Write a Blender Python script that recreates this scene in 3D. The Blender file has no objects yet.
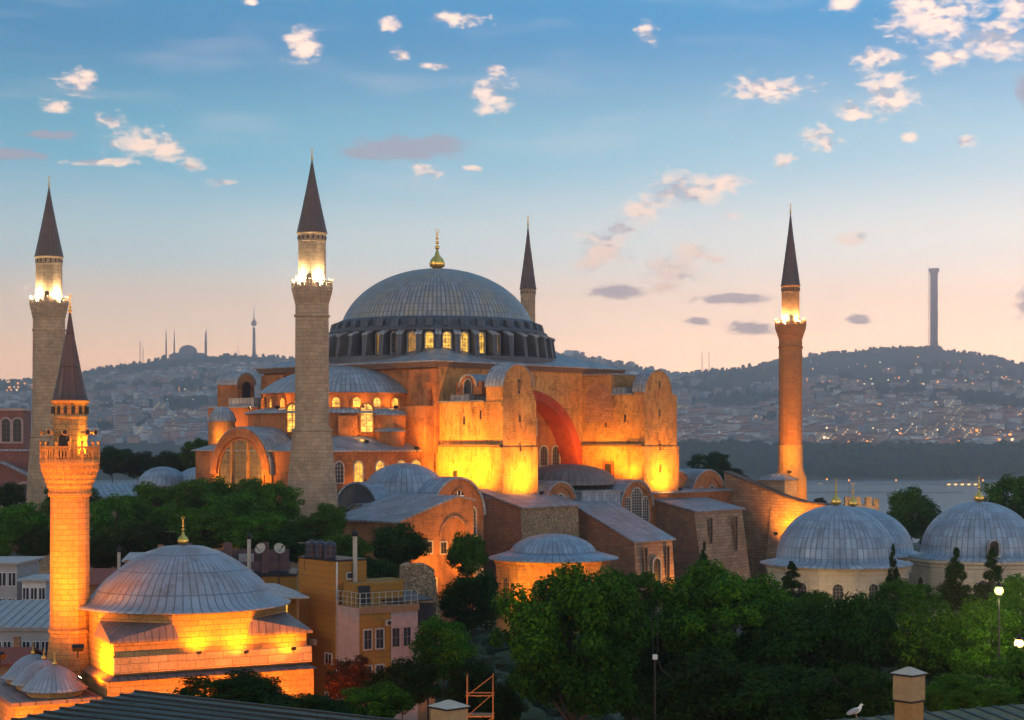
import bpy, math, random
import numpy as np
from mathutils import Vector, Matrix
R = math.radians; PI = math.pi
rnd = random.Random(11)
F = 1700.0                                   # focal length in pixels of a 1024 px wide frame
CZ = 26.0; HY = 440.0                        # eye height, horizon row
def P(px, py, Y): return Vector(((px-512)/F*Y, Y, CZ+(HY-py)/F*Y))
def ZY(py, Y): return CZ+(HY-py)/F*Y
scn = bpy.context.scene
col = scn.collection
# ---------------------------------------------------------------- camera
cd = bpy.data.cameras.new('camera'); cam = bpy.data.objects.new('camera', cd); col.objects.link(cam)
cam.location = (0, 0, CZ); cam.rotation_euler = (PI/2, 0, 0)
cd.sensor_width = 36; cd.lens = F/1024*36; cd.shift_y = (HY-360)/1024
cd.clip_start = .5; cd.clip_end = 40000
scn.camera = cam
# ---------------------------------------------------------------- world / sky
w = bpy.data.worlds.new('World'); scn.world = w; w.use_nodes = True
def build_world(w):
    nt = w.node_tree; N = nt.nodes; L = nt.links; N.clear()
    out = N.new('ShaderNodeOutputWorld'); bg = N.new('ShaderNodeBackground'); L.new(bg.outputs[0], out.inputs[0])
    sky = N.new('ShaderNodeTexSky'); sky.sky_type = 'NISHITA'; sky.sun_disc = False
    sky.sun_elevation = R(3); sky.sun_rotation = R(SUN_AZ); sky.air_density = 1.0; sky.dust_density = 1.0; sky.ozone_density = 2.5
    tc = N.new('ShaderNodeTexCoord'); sep = N.new('ShaderNodeSeparateXYZ'); L.new(tc.outputs['Generated'], sep.inputs[0])
    def math_(op, a, b=None, c=None, clamp=False):
        m = N.new('ShaderNodeMath'); m.operation = op; m.use_clamp = clamp
        for i, v in enumerate((a, b, c)):
            if v is None: continue
            if isinstance(v, (int, float)): m.inputs[i].default_value = v
            else: L.new(v, m.inputs[i])
        return m.outputs[0]
    def mix(f, a, b, bt='MIX'):
        m = N.new('ShaderNodeMix'); m.data_type = 'RGBA'; m.blend_type = bt
        for s, v in ((0, f), (6, a), (7, b)):
            if isinstance(v, (int, float)): m.inputs[s].default_value = v
            elif isinstance(v, tuple): m.inputs[s].default_value = (*v, 1)
            else: L.new(v, m.inputs[s])
        return m.outputs[2]
    az = math_('ARCTAN2', sep.outputs[0], sep.outputs[1]); el = math_('ARCSINE', sep.outputs[2])
    # dusk colours of the sky by height above the horizon
    ramp = N.new('ShaderNodeValToRGB'); ramp.color_ramp.interpolation = 'EASE'
    L.new(math_('MULTIPLY', el, 1/0.8), ramp.inputs[0])
    cr = ramp.color_ramp
    def S(r, g, b): return tuple(((c/255+.055)/1.055)**2.4 if c > 10 else c/255/12.92 for c in (r, g, b))
    stops = SKY_STOPS
    while len(cr.elements) < len(stops): cr.elements.new(.5)
    for e, (py, c) in zip(cr.elements, stops):
        e.position = max(0, (HY-py)/F/.8); e.color = (*S(*c), 1)
    # warmer and brighter towards the right, where the light is
    warm = math_('MULTIPLY_ADD', az, 1.6, .35, clamp=True)
    low = math_('SUBTRACT', 1.0, math_('MULTIPLY', el, 1/.24, clamp=True))
    c0 = mix(math_('MULTIPLY', math_('MULTIPLY', warm, low), .85), ramp.outputs[0], S(255, 206, 170))
    lift = math_('MULTIPLY_ADD', math_('MULTIPLY', az, 1.0), .7, 1.0)
    vs = N.new('ShaderNodeVectorMath'); vs.operation = 'SCALE'; L.new(c0, vs.inputs[0]); L.new(math_('MINIMUM', math_('MAXIMUM', lift, .8), 1.2), vs.inputs[3])
    c0 = vs.outputs[0]
    hb = math_('POWER', math_('SUBTRACT', 1.0, math_('MULTIPLY', math_('ABSOLUTE', el), 1/.20, clamp=True)), 1.6)
    hv = N.new('ShaderNodeVectorMath'); hv.operation = 'SCALE'; L.new(c0, hv.inputs[0]); L.new(math_('MULTIPLY_ADD', hb, HORIZON_BOOST, 1.0), hv.inputs[3]); c0 = hv.outputs[0]
    sk = N.new('ShaderNodeVectorMath'); sk.operation = 'SCALE'; sk.inputs[3].default_value = .10; L.new(sky.outputs[0], sk.inputs[0])
    c0 = mix(.9, sk.outputs[0], c0)
    # clouds, fixed to directions of the sky
    cmb = N.new('ShaderNodeCombineXYZ'); L.new(az, cmb.inputs[0]); L.new(el, cmb.inputs[1])
    def patchsum(lst):
        acc = None
        for px, py, rx, ry in lst:
            s = N.new('ShaderNodeVectorMath'); s.operation = 'SUBTRACT'; L.new(cmb.outputs[0], s.inputs[0]); s.inputs[1].default_value = ((px-512)/F, (HY-py)/F, 0)
            m = N.new('ShaderNodeVectorMath'); m.operation = 'MULTIPLY'; L.new(s.outputs[0], m.inputs[0]); m.inputs[1].default_value = (F/rx, F/ry, 0)
            d = N.new('ShaderNodeVectorMath'); d.operation = 'DOT_PRODUCT'; L.new(m.outputs[0], d.inputs[0]); L.new(m.outputs[0], d.inputs[1])
            e = math_('EXPONENT', math_('MULTIPLY', d.outputs['Value'], -1.0))
            acc = e if acc is None else math_('MAXIMUM', acc, e)
        return acc
    bright = patchsum([(88, 98, 26, 16), (68, 122, 18, 8), (150, 152, 45, 18), (196, 171, 14, 9), (110, 172, 50, 6), (5, 158, 12, 10), (304, 55, 26, 20), (252, 16, 9, 5),
        (455, 29, 38, 9), (390, 34, 14, 8), (399, 62, 13, 8), (437, 72, 24, 5), (490, 101, 30, 22), (495, 75, 14, 8), (427, 174, 20, 9), (471, 171, 13, 4), (220, 187, 20, 5),
        (765, 97, 52, 17), (690, 192, 66, 20), (640, 212, 30, 14), (604, 248, 34, 26), (690, 253, 26, 12), (672, 272, 40, 20), (590, 262, 20, 16), (730, 219, 12, 5), (848, 243, 20, 10), (818, 145, 26, 16),
        (780, 168, 14, 10), (880, 104, 38, 28), (925, 38, 60, 34), (985, 62, 42, 26), (648, 42, 14, 12), (955, 155, 14, 8), (838, 20, 20, 12), (902, 148, 12, 6), (618, 232, 22, 12), (655, 206, 28, 10), (724, 186, 30, 10), (665, 288, 22, 9), (714, 262, 16, 7), (172, 160, 28, 12), (118, 132, 20, 10), (868, 72, 26, 14), (850, 122, 24, 12), (940, 76, 34, 12), (1002, 34, 24, 14), (908, 24, 30, 12)])
    dark = patchsum([(405, 152, 66, 13), (372, 156, 34, 8), (438, 148, 32, 12), (1018, 108, 18, 20), (1018, 308, 18, 20), (748, 330, 26, 8), (855, 322, 15, 6), (615, 293, 34, 8), (698, 322, 14, 5), (20, 168, 40, 7), (735, 300, 40, 6), (60, 148, 30, 5)])
    nz = N.new('ShaderNodeTexNoise'); nz.noise_dimensions = '3D'; nz.inputs['Scale'].default_value = 62; nz.inputs['Detail'].default_value = 7; nz.inputs['Roughness'].default_value = .62; nz.inputs['Distortion'].default_value = .3
    st = N.new('ShaderNodeVectorMath'); st.operation = 'MULTIPLY'; st.inputs[1].default_value = (1, 1.9, 1); L.new(cmb.outputs[0], st.inputs[0]); L.new(st.outputs[0], nz.inputs['Vector'])
    fz = N.new('ShaderNodeTexNoise'); fz.inputs['Scale'].default_value = 150; fz.inputs['Detail'].default_value = 5; fz.inputs['Distortion'].default_value = .4; L.new(st.outputs[0], fz.inputs['Vector'])
    nz2 = N.new('ShaderNodeTexNoise'); nz2.inputs['Scale'].default_value = 52; nz2.inputs['Detail'].default_value = 5; nz2.inputs['Distortion'].default_value = .3
    of = N.new('ShaderNodeVectorMath'); of.operation = 'ADD'; of.inputs[1].default_value = (.001, .006, 0); L.new(st.outputs[0], of.inputs[0]); L.new(of.outputs[0], nz2.inputs['Vector'])
    def smooth(v, a, b):
        m = N.new('ShaderNodeMapRange'); m.interpolation_type = 'SMOOTHSTEP'; L.new(v, m.inputs[0]); m.inputs[1].default_value = a; m.inputs[2].default_value = b; return m.outputs[0]
    both = math_('MAXIMUM', bright, math_('MULTIPLY', dark, 1.4))
    dens = smooth(math_('ADD', math_('MULTIPLY', both, .58), math_('ADD', math_('MULTIPLY', nz.outputs[0], .9), math_('MULTIPLY', fz.outputs[0], .6))), .98, 1.40)
    shade = smooth(math_('SUBTRACT', nz2.outputs[0], nz.outputs[0]), -.02, .16)
    isdark = math_('DIVIDE', math_('MULTIPLY', dark, 1.25), math_('ADD', both, .001), clamp=True)
    shade = math_('MAXIMUM', math_('MULTIPLY', shade, .75), smooth(isdark, .55, 1.0))
    cc = mix(shade, S(255, 214, 184), S(96, 112, 138))
    wispn = N.new('ShaderNodeTexNoise'); wispn.inputs['Scale'].default_value = 9; wispn.inputs['Detail'].default_value = 6
    ws = N.new('ShaderNodeVectorMath'); ws.operation = 'MULTIPLY'; ws.inputs[1].default_value = (1, 5, 1); L.new(cmb.outputs[0], ws.inputs[0]); L.new(ws.outputs[0], wispn.inputs['Vector'])
    c1 = mix(math_('MULTIPLY', smooth(wispn.outputs[0], .48, .72), .11), c0, S(235, 205, 195))
    L.new(mix(math_('MULTIPLY', dens, .88), c1, cc), bg.inputs[0]); bg.inputs[1].default_value = SKY_GAIN
SUN_AZ = 100; HAZE = 2.4e-4
SKY_GAIN = 2.0; HORIZON_BOOST = 2.3; FLOOD = 3.2
SKY_STOPS = [(440, (240, 180, 138)), (370, (238, 186, 144)), (315, (214, 187, 158)), (250, (156, 180, 182)), (160, (80, 158, 182)), (40, (2, 114, 160)), (-160, (44, 118, 152)), (-920, (84, 116, 142))]
build_world(w)
w.cycles.sampling_method = 'MANUAL'; w.cycles.sample_map_resolution = 512
sd = bpy.data.lights.new('sun', 'SUN'); so = bpy.data.objects.new('sun', sd); col.objects.link(so)
sd.energy = .55; sd.angle = R(14); sd.color = (1, .72, .5)
so.rotation_euler = (R(74), 0, R(-62))       # the last glow, low from the left behind the eye
scn.view_settings.view_transform = 'Standard'; scn.view_settings.look = 'None'; scn.view_settings.gamma = 1
scn.view_settings.exposure = .18; scn.view_settings.use_curve_mapping = False
cy = scn.cycles
cy.use_denoising = True
try: cy.denoiser = 'OPENIMAGEDENOISE'
except Exception: pass
cy.max_bounces = 5; cy.diffuse_bounces = 2; cy.glossy_bounces = 2; cy.transmission_bounces = 3; cy.transparent_max_bounces = 8; cy.volume_bounces = 0
cy.sample_clamp_indirect = 4; cy.caustics_reflective = False; cy.caustics_refractive = False; cy.use_light_tree = True

# ---------------------------------------------------------------- materials
MATS = {}
class NB:
    def __init__(s, name):
        s.m = bpy.data.materials.new(name); s.m.use_nodes = True; s.nt = s.m.node_tree; s.N = s.nt.nodes; s.L = s.nt.links
        s.b = s.N['Principled BSDF']; MATS[name] = s.m
    def put(s, sock, v):
        if isinstance(v, (int, float)): sock.default_value = v
        elif isinstance(v, tuple): sock.default_value = (*v, 1) if len(v) == 3 and sock.type == 'RGBA' else v
        else: s.L.new(v, sock)
    def math(s, op, a, b=None, c=None, clamp=False):
        m = s.N.new('ShaderNodeMath'); m.operation = op; m.use_clamp = clamp
        for i, v in enumerate((a, b, c)):
            if v is not None: s.put(m.inputs[i], v)
        return m.outputs[0]
    def mix(s, f, a, b, bt='MIX'):
        m = s.N.new('ShaderNodeMix'); m.data_type = 'RGBA'; m.blend_type = bt
        s.put(m.inputs[0], f); s.put(m.inputs[6], a); s.put(m.inputs[7], b); return m.outputs[2]
    def coord(s, which='Object', scale=(1, 1, 1)):
        t = s.N.new('ShaderNodeTexCoord'); mp = s.N.new('ShaderNodeMapping'); s.L.new(t.outputs[which], mp.inputs[0]); mp.inputs['Scale'].default_value = scale; return mp.outputs[0]
    def noise(s, vec, scale, detail=5, rough=.6):
        n = s.N.new('ShaderNodeTexNoise'); s.L.new(vec, n.inputs['Vector']); n.inputs['Scale'].default_value = scale; n.inputs['Detail'].default_value = detail; n.inputs['Roughness'].default_value = rough; return n.outputs[0]
    def ss(s, v, a, b, to0=0., to1=1.):
        m = s.N.new('ShaderNodeMapRange'); m.interpolation_type = 'SMOOTHSTEP'; s.L.new(v, m.inputs[0]); m.inputs[1].default_value = a; m.inputs[2].default_value = b; m.inputs[3].default_value = to0; m.inputs[4].default_value = to1; return m.outputs[0]
    def bump(s, h, strength=.4, dist=.1):
        b = s.N.new('ShaderNodeBump'); s.L.new(h, b.inputs['Height']); b.inputs['Strength'].default_value = strength; b.inputs['Distance'].default_value = dist; s.L.new(b.outputs[0], s.b.inputs['Normal'])
    def fin(s, c, rough=.8, metal=0., spec=.3):
        s.put(s.b.inputs['Base Color'], c); s.put(s.b.inputs['Roughness'], rough); s.b.inputs['Metallic'].default_value = metal; s.b.inputs['Specular IOR Level'].default_value = spec
        return s.m
def plaster(name, c1, c2, dirt, streak=.55):
    n = NB(name); o = n.coord('Object', (1, 1, .16)); o2 = n.coord('Object')
    a = n.ss(n.noise(o2, .22, 6, .65), .35, .65); st = n.ss(n.noise(o, .55, 8, .7), .5, .72); f = n.noise(o2, 2.5, 6, .7)
    blot = n.ss(n.noise(o2, .5, 7, .75), .58, .68)
    c = n.mix(a, c1, c2); c = n.mix(n.math('MULTIPLY', st, streak), c, dirt); c = n.mix(n.math('MULTIPLY', blot, streak*.9), c, tuple(x*.75 for x in dirt))
    c = n.mix(n.ss(f, .3, .75, .0, .35), c, tuple(min(1, x*1.35) for x in c1))
    bt = n.N.new('ShaderNodeTexBrick'); n.L.new(n.coord('UV'), bt.inputs['Vector']); bt.inputs['Scale'].default_value = 1; bt.inputs['Brick Width'].default_value = 1.1; bt.inputs['Row Height'].default_value = .42; bt.inputs['Mortar Size'].default_value = .035
    bt.inputs['Color1'].default_value = (*[x*.95 for x in c1], 1); bt.inputs['Color2'].default_value = (*[x*.55 for x in c1], 1); bt.inputs['Mortar'].default_value = (*dirt, 1)
    c = n.mix(n.ss(n.noise(o2, .33, 9, .75), .50, .56, 0, .8), c, bt.outputs[0])
    c = n.mix(n.ss(n.noise(n.coord('Object', (1, 1, .35)), 1.1, 9, .8), .5, .64, 0, streak*.85), c, tuple(x*.8 for x in dirt)); n.bump(f, .35, .06); return n.fin(c, .88)
def brick(name, c1, c2, mortar, bw, rh, ms=.02, var=.5, scale_noise=.3, dirt=(.06, .05, .04)):
    n = NB(name); uv = n.coord('UV')
    b = n.N.new('ShaderNodeTexBrick'); n.L.new(uv, b.inputs['Vector']); b.inputs['Scale'].default_value = 1; b.inputs['Brick Width'].default_value = bw; b.inputs['Row Height'].default_value = rh
    b.inputs['Mortar Size'].default_value = ms; b.inputs['Mortar Smooth'].default_value = .3; b.inputs['Color1'].default_value = (*c1, 1); b.inputs['Color2'].default_value = (*c2, 1); b.inputs['Mortar'].default_value = (*mortar, 1)
    o = n.coord('Object'); os_ = n.coord('Object', (1, 1, .2))
    big = n.ss(n.noise(o, scale_noise, 6, .7), .42, .68); st = n.ss(n.noise(os_, .9, 6, .7), .5, .75); f = n.noise(o, 6, 4, .7)
    c = n.mix(n.math('MULTIPLY', big, var), b.outputs[0], dirt); c = n.mix(n.math('MULTIPLY', st, .4), c, dirt)
    c = n.mix(n.ss(f, .3, .8, 0, .4), c, tuple(min(1, x*1.5) for x in c1))
    n.bump(n.math('ADD', n.math('MULTIPLY', b.outputs['Fac'], -1.), n.math('MULTIPLY', f, .6)), .5, .05); return n.fin(c, .85)
def rubble(name, c1, c2, mortar, sc=1.6):
    n = NB(name); uv = n.coord('UV', (1, 1.35, 1)); v = n.N.new('ShaderNodeTexVoronoi'); n.L.new(uv, v.inputs['Vector']); v.inputs['Scale'].default_value = sc
    v2 = n.N.new('ShaderNodeTexVoronoi'); v2.feature = 'DISTANCE_TO_EDGE'; n.L.new(uv, v2.inputs['Vector']); v2.inputs['Scale'].default_value = sc
    r = n.N.new('ShaderNodeSeparateColor'); n.L.new(v.outputs['Color'], r.inputs[0]); c = n.mix(r.outputs[0], c1, c2)
    e = n.ss(v2.outputs[0], .02, .1); c = n.mix(e, mortar, c); o = n.coord('Object'); c = n.mix(n.ss(n.noise(o, .35, 6), .45, .7, 0, .6), c, tuple(x*.35 for x in c1))
    n.bump(e, .6, .06); return n.fin(c, .9)
def lead(name, base, tint, rough=.45, seam=.07, var=.45, metal=.2):
    n = NB(name); t = n.N.new('ShaderNodeTexCoord'); sp = n.N.new('ShaderNodeSeparateXYZ'); n.L.new(t.outputs['UV'], sp.inputs[0])
    u, v = sp.outputs[0], sp.outputs[1]
    du = n.math('ABSOLUTE', n.math('SUBTRACT', n.math('FRACT', u), .5)); su = n.ss(du, .5-seam*1.6, .5)
    fu = n.math('FLOOR', u); half = n.math('MULTIPLY', n.math('MODULO', fu, 2.), .0)
    vv = n.math('ADD', v, half); dv = n.math('ABSOLUTE', n.math('SUBTRACT', n.math('FRACT', vv), .5)); sv = n.ss(dv, .5-seam*.55, .5)
    cb = n.N.new('ShaderNodeCombineXYZ'); n.L.new(fu, cb.inputs[0]); n.L.new(n.math('FLOOR', vv), cb.inputs[1])
    wn = n.N.new('ShaderNodeTexWhiteNoise'); wn.noise_dimensions = '2D'; n.L.new(cb.outputs[0], wn.inputs['Vector'])
    o = n.coord('Object'); big = n.noise(o, .35, 6, .65); fine = n.noise(n.coord('Object', (1, 1, .4)), 2.2, 6, .7)
    c = n.mix(n.math('MULTIPLY', wn.outputs[0], var), base, tuple(x*.45 for x in base)); c = n.mix(n.ss(big, .42, .66, 0, .7), c, tint)
    c = n.mix(n.ss(fine, .5, .8, 0, .5), c, tuple(min(1, x*1.7) for x in base)); c = n.mix(n.ss(n.noise(n.coord('Object', (1, 1, .3)), .9, 6), .55, .75, 0, .55), c, tuple(x*.4 for x in tint))
    sm = n.math('MAXIMUM', n.math('MULTIPLY', su, .8), n.math('MULTIPLY', sv, .6)); c = n.mix(n.math('MULTIPLY', sm, .95), c, tuple(x*.18 for x in base))
    n.bump(n.math('ADD', n.math('MAXIMUM', su, n.math('MULTIPLY', sv, .5)), n.math('MULTIPLY', fine, .5)), .55, .08)
    return n.fin(c, n.ss(fine, .3, .7, rough-.08, rough+.2), metal, .5)
def plain(name, c, rough=.7, metal=0., var=.35, sc=1.5, bump=.2):
    n = NB(name); o = n.coord('Object'); f = n.noise(o, sc, 6, .65)
    n.bump(f, bump, .03); return n.fin(n.mix(n.ss(f, .35, .7, 0, var), c, tuple(x*.45 for x in c)), rough, metal)
def emit(name, c, st):
    n = NB(name); n.b.inputs['Base Color'].default_value = (*c, 1); n.b.inputs['Emission Color'].default_value = (*c, 1); n.b.inputs['Emission Strength'].default_value = st; return n.m
def litglass(name, c, st, sc=1.4):
    n = NB(name); o = n.coord('Object'); f = n.noise(o, sc, 3, .5); n.b.inputs['Base Color'].default_value = (.05, .04, .03, 1); n.b.inputs['Roughness'].default_value = .25
    n.b.inputs['Emission Color'].default_value = (*c, 1); n.L.new(n.ss(f, .3, .7, st*.35, st*1.3), n.b.inputs['Emission Strength']); return n.m
terra = plaster('terracotta_plaster', (.31, .115, .038), (.34, .145, .052), (.10, .042, .02), .65)
ochre = plaster('ochre_plaster', (.42, .235, .075), (.33, .135, .042), (.10, .05, .022), .9)
redpl = plaster('red_arch_plaster', (.30, .042, .012), (.32, .07, .02), (.2, .05, .03), .35)
stone = brick('grey_stone_blocks', (.38, .285, .185), (.25, .18, .115), (.12, .088, .06), 1.3, .55, .03, .5)
brickm = brick('brown_brick', (.38, .19, .10), (.24, .105, .06), (.13, .08, .055), 1.0, .4, .04, .6)
brickred = brick('minaret_red_brick', (.36, .16, .05), (.25, .10, .03), (.17, .07, .035), .8, .35, .03, .5)
brickw = brick('banded_brick_wall', (.47, .29, .16), (.28, .14, .08), (.09, .06, .045), 1.3, .55, .05, .6)
pale = brick('pale_stone', (.50, .42, .30), (.42, .34, .24), (.26, .21, .15), 1.2, .5, .012, .35, dirt=(.14, .11, .08))
rub = rubble('rubble_stone', (.50, .36, .20), (.24, .14, .085), (.07, .05, .035), 3.4)
mosq = brick('mosque_stone', (.40, .235, .085), (.30, .165, .055), (.13, .085, .045), 1.0, .38, .03, .5, .5, dirt=(.12, .075, .04))
leadm = lead('lead_roof', (.30, .34, .39), (.14, .135, .14), .42, .11, .6)
leadblue = lead('lead_roof_blue', (.28, .36, .45), (.14, .18, .23), .4, .09, .6)
leadbrown = lead('lead_roof_brown', (.20, .15, .14), (.12, .085, .08), .5, .07, .4)
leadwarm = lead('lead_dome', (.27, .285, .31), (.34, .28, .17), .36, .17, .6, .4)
leadfir = lead('lead_dome_near', (.29, .33, .38), (.24, .17, .15), .42, .08, .25, .3)
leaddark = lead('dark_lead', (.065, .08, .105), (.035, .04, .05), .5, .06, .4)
conem = lead('dark_spire_lead', (.095, .06, .055), (.05, .032, .03), .45, .08, .4)
gold = plain('gilded_metal', (.85, .52, .12), .28, 1., .25, 2.)
darkm = plain('dark_metal', (.025, .025, .03), .5, .6)
dkwin = plain('dark_opening', (.012, .012, .014), .35, 0, .2)
grille = plain('window_grille', (.16, .13, .10), .6)
gridlt = plain('pale_grille', (.42, .38, .31), .7)
glow = litglass('lit_window_glass', (1., .52, .06), 1.15)
glowmid = litglass('half_lit_window_glass', (1., .45, .06), .4, .8)
glowhot = litglass('lit_niche_glass', (1., .46, .06), 1.5, 1.3)
glowdim = litglass('dim_window_glass', (.9, .42, .10), .16)
lampw = emit('lamp_white', (1., .80, .5), 45.)
lampo = emit('lamp_orange', (1., .55, .15), 14.)
lampg = emit('lamp_greenish', (.85, 1., .14), 5.)
cornm = plain('dark_cornice', (.14, .085, .06), .8)
mort = plain('pale_render', (.42, .36, .30), .8)
tilem = plain('red_roof_tiles', (.26, .07, .045), .8, 0, .5, 6, .6)
bark = plain('bark', (.055, .038, .027), .95, 0, .5, 4, .6)
mustard = brick('mustard_siding', (.29, .135, .02), (.26, .12, .018), (.16, .085, .03), 40., .55, .03, .15, dirt=(.18, .10, .04))
pinkw = plain('pinkish_render', (.44, .29, .25), .8); salm = plain('salmon_render', (.38, .17, .08), .8)
tan = plain('tan_render', (.34, .23, .115), .8, 0, .4, 5)
whit = plain('white_paint', (.62, .60, .58), .6); greyp = plain('grey_roof_sheet', (.34, .33, .33), .6)
bluet = plain('blue_black_tank', (.02, .03, .055), .4)
glassd = plain('dark_window_glass', (.03, .035, .045), .12, 0, .2)
# ---------------------------------------------------------------- mesh builder
def auto_uv(vs, s=(1, 1)):
    n = Vector((0, 0, 0)); m = len(vs)
    for i in range(m):
        a, b = vs[i], vs[(i+1) % m]; n += Vector(((a[1]-b[1])*(a[2]+b[2]), (a[2]-b[2])*(a[0]+b[0]), (a[0]-b[0])*(a[1]+b[1])))
    if n.length < 1e-9: return [(0, 0)]*m
    n.normalize()
    u = Vector((-n.y, n.x, 0)); u = u.normalized() if u.length > .02 else Vector((1, 0, 0)); v = n.cross(u)
    return [(u.dot(p)*s[0], v.dot(p)*s[1]) for p in vs]
ZV = Vector((0, 0, 1))
class MB:
    def __init__(s): s.v = []; s.f = []; s.m = []; s.uv = []; s.sm = []
    def add(s, vs, fs, mat=0, uv=None, smooth=False, uvs=(1, 1)):
        o = len(s.v); vs = [Vector(p) for p in vs]; s.v += vs
        for k, f in enumerate(fs):
            s.f.append([o+i for i in f]); s.m.append(mat[k] if isinstance(mat, list) else mat); s.sm.append(smooth)
            s.uv.append(uv[k] if uv else auto_uv([vs[i] for i in f], uvs))
        return s
    def hexa(s, p, mat=0, uvs=(1, 1)):        # p: 4 bottom (ccw from above), 4 top
        return s.add(p, [(3, 2, 1, 0), (4, 5, 6, 7), (0, 1, 5, 4), (1, 2, 6, 5), (2, 3, 7, 6), (3, 0, 4, 7)], mat, uvs=uvs)
    def box(s, x0, x1, y0, y1, z0, z1, mat=0):
        return s.hexa([(x0, y0, z0), (x1, y0, z0), (x1, y1, z0), (x0, y1, z0), (x0, y0, z1), (x1, y0, z1), (x1, y1, z1), (x0, y1, z1)], mat)
    def loft(s, a, b, mat=0, cap0=True, cap1=True, smooth=False, uvs=(1, 1)):
        n = len(a); fs = [(i, (i+1) % n, n+(i+1) % n, n+i) for i in range(n)]
        if cap0: fs.append(tuple(range(n-1, -1, -1)))
        if cap1: fs.append(tuple(range(n, 2*n)))
        return s.add(list(a)+list(b), fs, mat, smooth=smooth, uvs=uvs)
    def extr(s, poly, org, ax, n, d0, d1, side=0, cap=0, uvs=(1, 1)):   # polygon (x along ax, y up) seen from +n, ccw
        org = Vector(org); ax = Vector(ax); n = Vector(n); m = len(poly)
        a = [org+ax*x+ZV*y+n*d0 for x, y in poly]; b = [org+ax*x+ZV*y+n*d1 for x, y in poly]
        fs = [(i, (i+1) % m, m+(i+1) % m, m+i) for i in range(m)]; mt = [side]*m
        fs += [tuple(range(m-1, -1, -1)), tuple(range(m, 2*m))]; mt += [cap, cap]
        return s.add(a+b, fs, mt, uvs=uvs)
    def lathe(s, prof, n=32, c=(0, 0, 0), a0=0., a1=2*PI, mat=0, smooth=True, nu=None, vs=1.6, rot=0.):
        full = abs(a1-a0-2*PI) < 1e-6; k = n if full else n+1; c = Vector(c)
        rmax = max(p[0] for p in prof); nu = nu or max(4, round(rmax*(a1-a0)/.75)); V = []; arc = [0]
        for i in range(1, len(prof)): arc.append(arc[-1]+math.hypot(prof[i][0]-prof[i-1][0], prof[i][1]-prof[i-1][1]))
        for r, z in prof:
            for j in range(k):
                a = a0+(a1-a0)*j/n+rot; V.append(c+Vector((r*math.cos(a), r*math.sin(a), z)))
        fs = []; uv = []
        for i in range(len(prof)-1):
            for j in range(n):
                j2 = (j+1) % k if full else j+1
                f = (i*k+j, i*k+j2, (i+1)*k+j2, (i+1)*k+j); fs.append(f); U0, U1 = j/n*nu, (j+1)/n*nu; v0, v1 = arc[i]/vs, arc[i+1]/vs
                uv.append([(U0, v0), (U1, v0), (U1, v1), (U0, v1)])
        return s.add(V, fs, mat, uv, smooth)
    def lathe_m(s, prof, n, c=(0, 0, 0), mat=0, smooth=False, rot=0., a0=0., a1=2*PI):     # masonry: UVs in metres
        rm = max(p[0] for p in prof); return s.lathe(prof, n, c, a0, a1, mat, smooth, nu=rm*(a1-a0), vs=1., rot=rot)
    def tube(s, p0, p1, r0, r1=None, n=8, mat=0, smooth=True):
        p0, p1 = Vector(p0), Vector(p1); r1 = r0 if r1 is None else r1; d = (p1-p0).normalized(); a = d.orthogonal().normalized(); b = d.cross(a)
        A = [p0+(a*math.cos(t)+b*math.sin(t))*r0 for t in [2*PI*i/n for i in range(n)]]; B = [p1+(a*math.cos(t)+b*math.sin(t))*r1 for t in [2*PI*i/n for i in range(n)]]
        return s.loft(A, B, mat, smooth=False)
    def ball(s, c, r, n=10, mat=0, sz=1.):
        return s.lathe([(r*math.sin(t), -r*sz*math.cos(t)) for t in [PI*i/(n-2) for i in range(n-1)]], n, c, mat=mat)
    def build(s, name, mats, parent=None, **props):
        me = bpy.data.meshes.new(name); me.from_pydata([tuple(v) for v in s.v], [], s.f); mats = mats if isinstance(mats, (list, tuple)) else [mats]
        for m in mats: me.materials.append(m)
        me.polygons.foreach_set('material_index', s.m); me.polygons.foreach_set('use_smooth', s.sm)
        l = me.uv_layers.new(name='UVMap'); flat = [c for f in s.uv for p in f for c in p]; l.data.foreach_set('uv', flat); me.update()
        o = bpy.data.objects.new(name, me); col.objects.link(o); o.parent = parent
        for k, v in props.items(): o[k] = v
        return o
def thing(name, label, cat, loc=(0, 0, 0), rz=0., group=None):
    o = bpy.data.objects.new(name, None); col.objects.link(o); o.location = loc; o.rotation_euler = (0, 0, rz); o['label'] = label; o['category'] = cat
    o.empty_display_size = .2
    if group: o['group'] = group
    return o
def solo(o, label, cat, group=None):
    o['label'] = label; o['category'] = cat
    if group: o['group'] = group
    return o
def copy_tree(o, parent=None):
    c = o.copy(); col.objects.link(c); c.parent = parent
    for ch in list(o.children): copy_tree(ch, c)
    return c
def arcpts(R_, z0, n=16, a0=0., a1=PI): return [(R_*math.cos(a0+(a1-a0)*i/n), z0+R_*math.sin(a0+(a1-a0)*i/n)) for i in range(n+1)]
def archpoly(w_, h, n=10): return [(-w_/2, 0), (w_/2, 0)]+arcpts(w_/2, h-w_/2, n)[0:]
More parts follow.
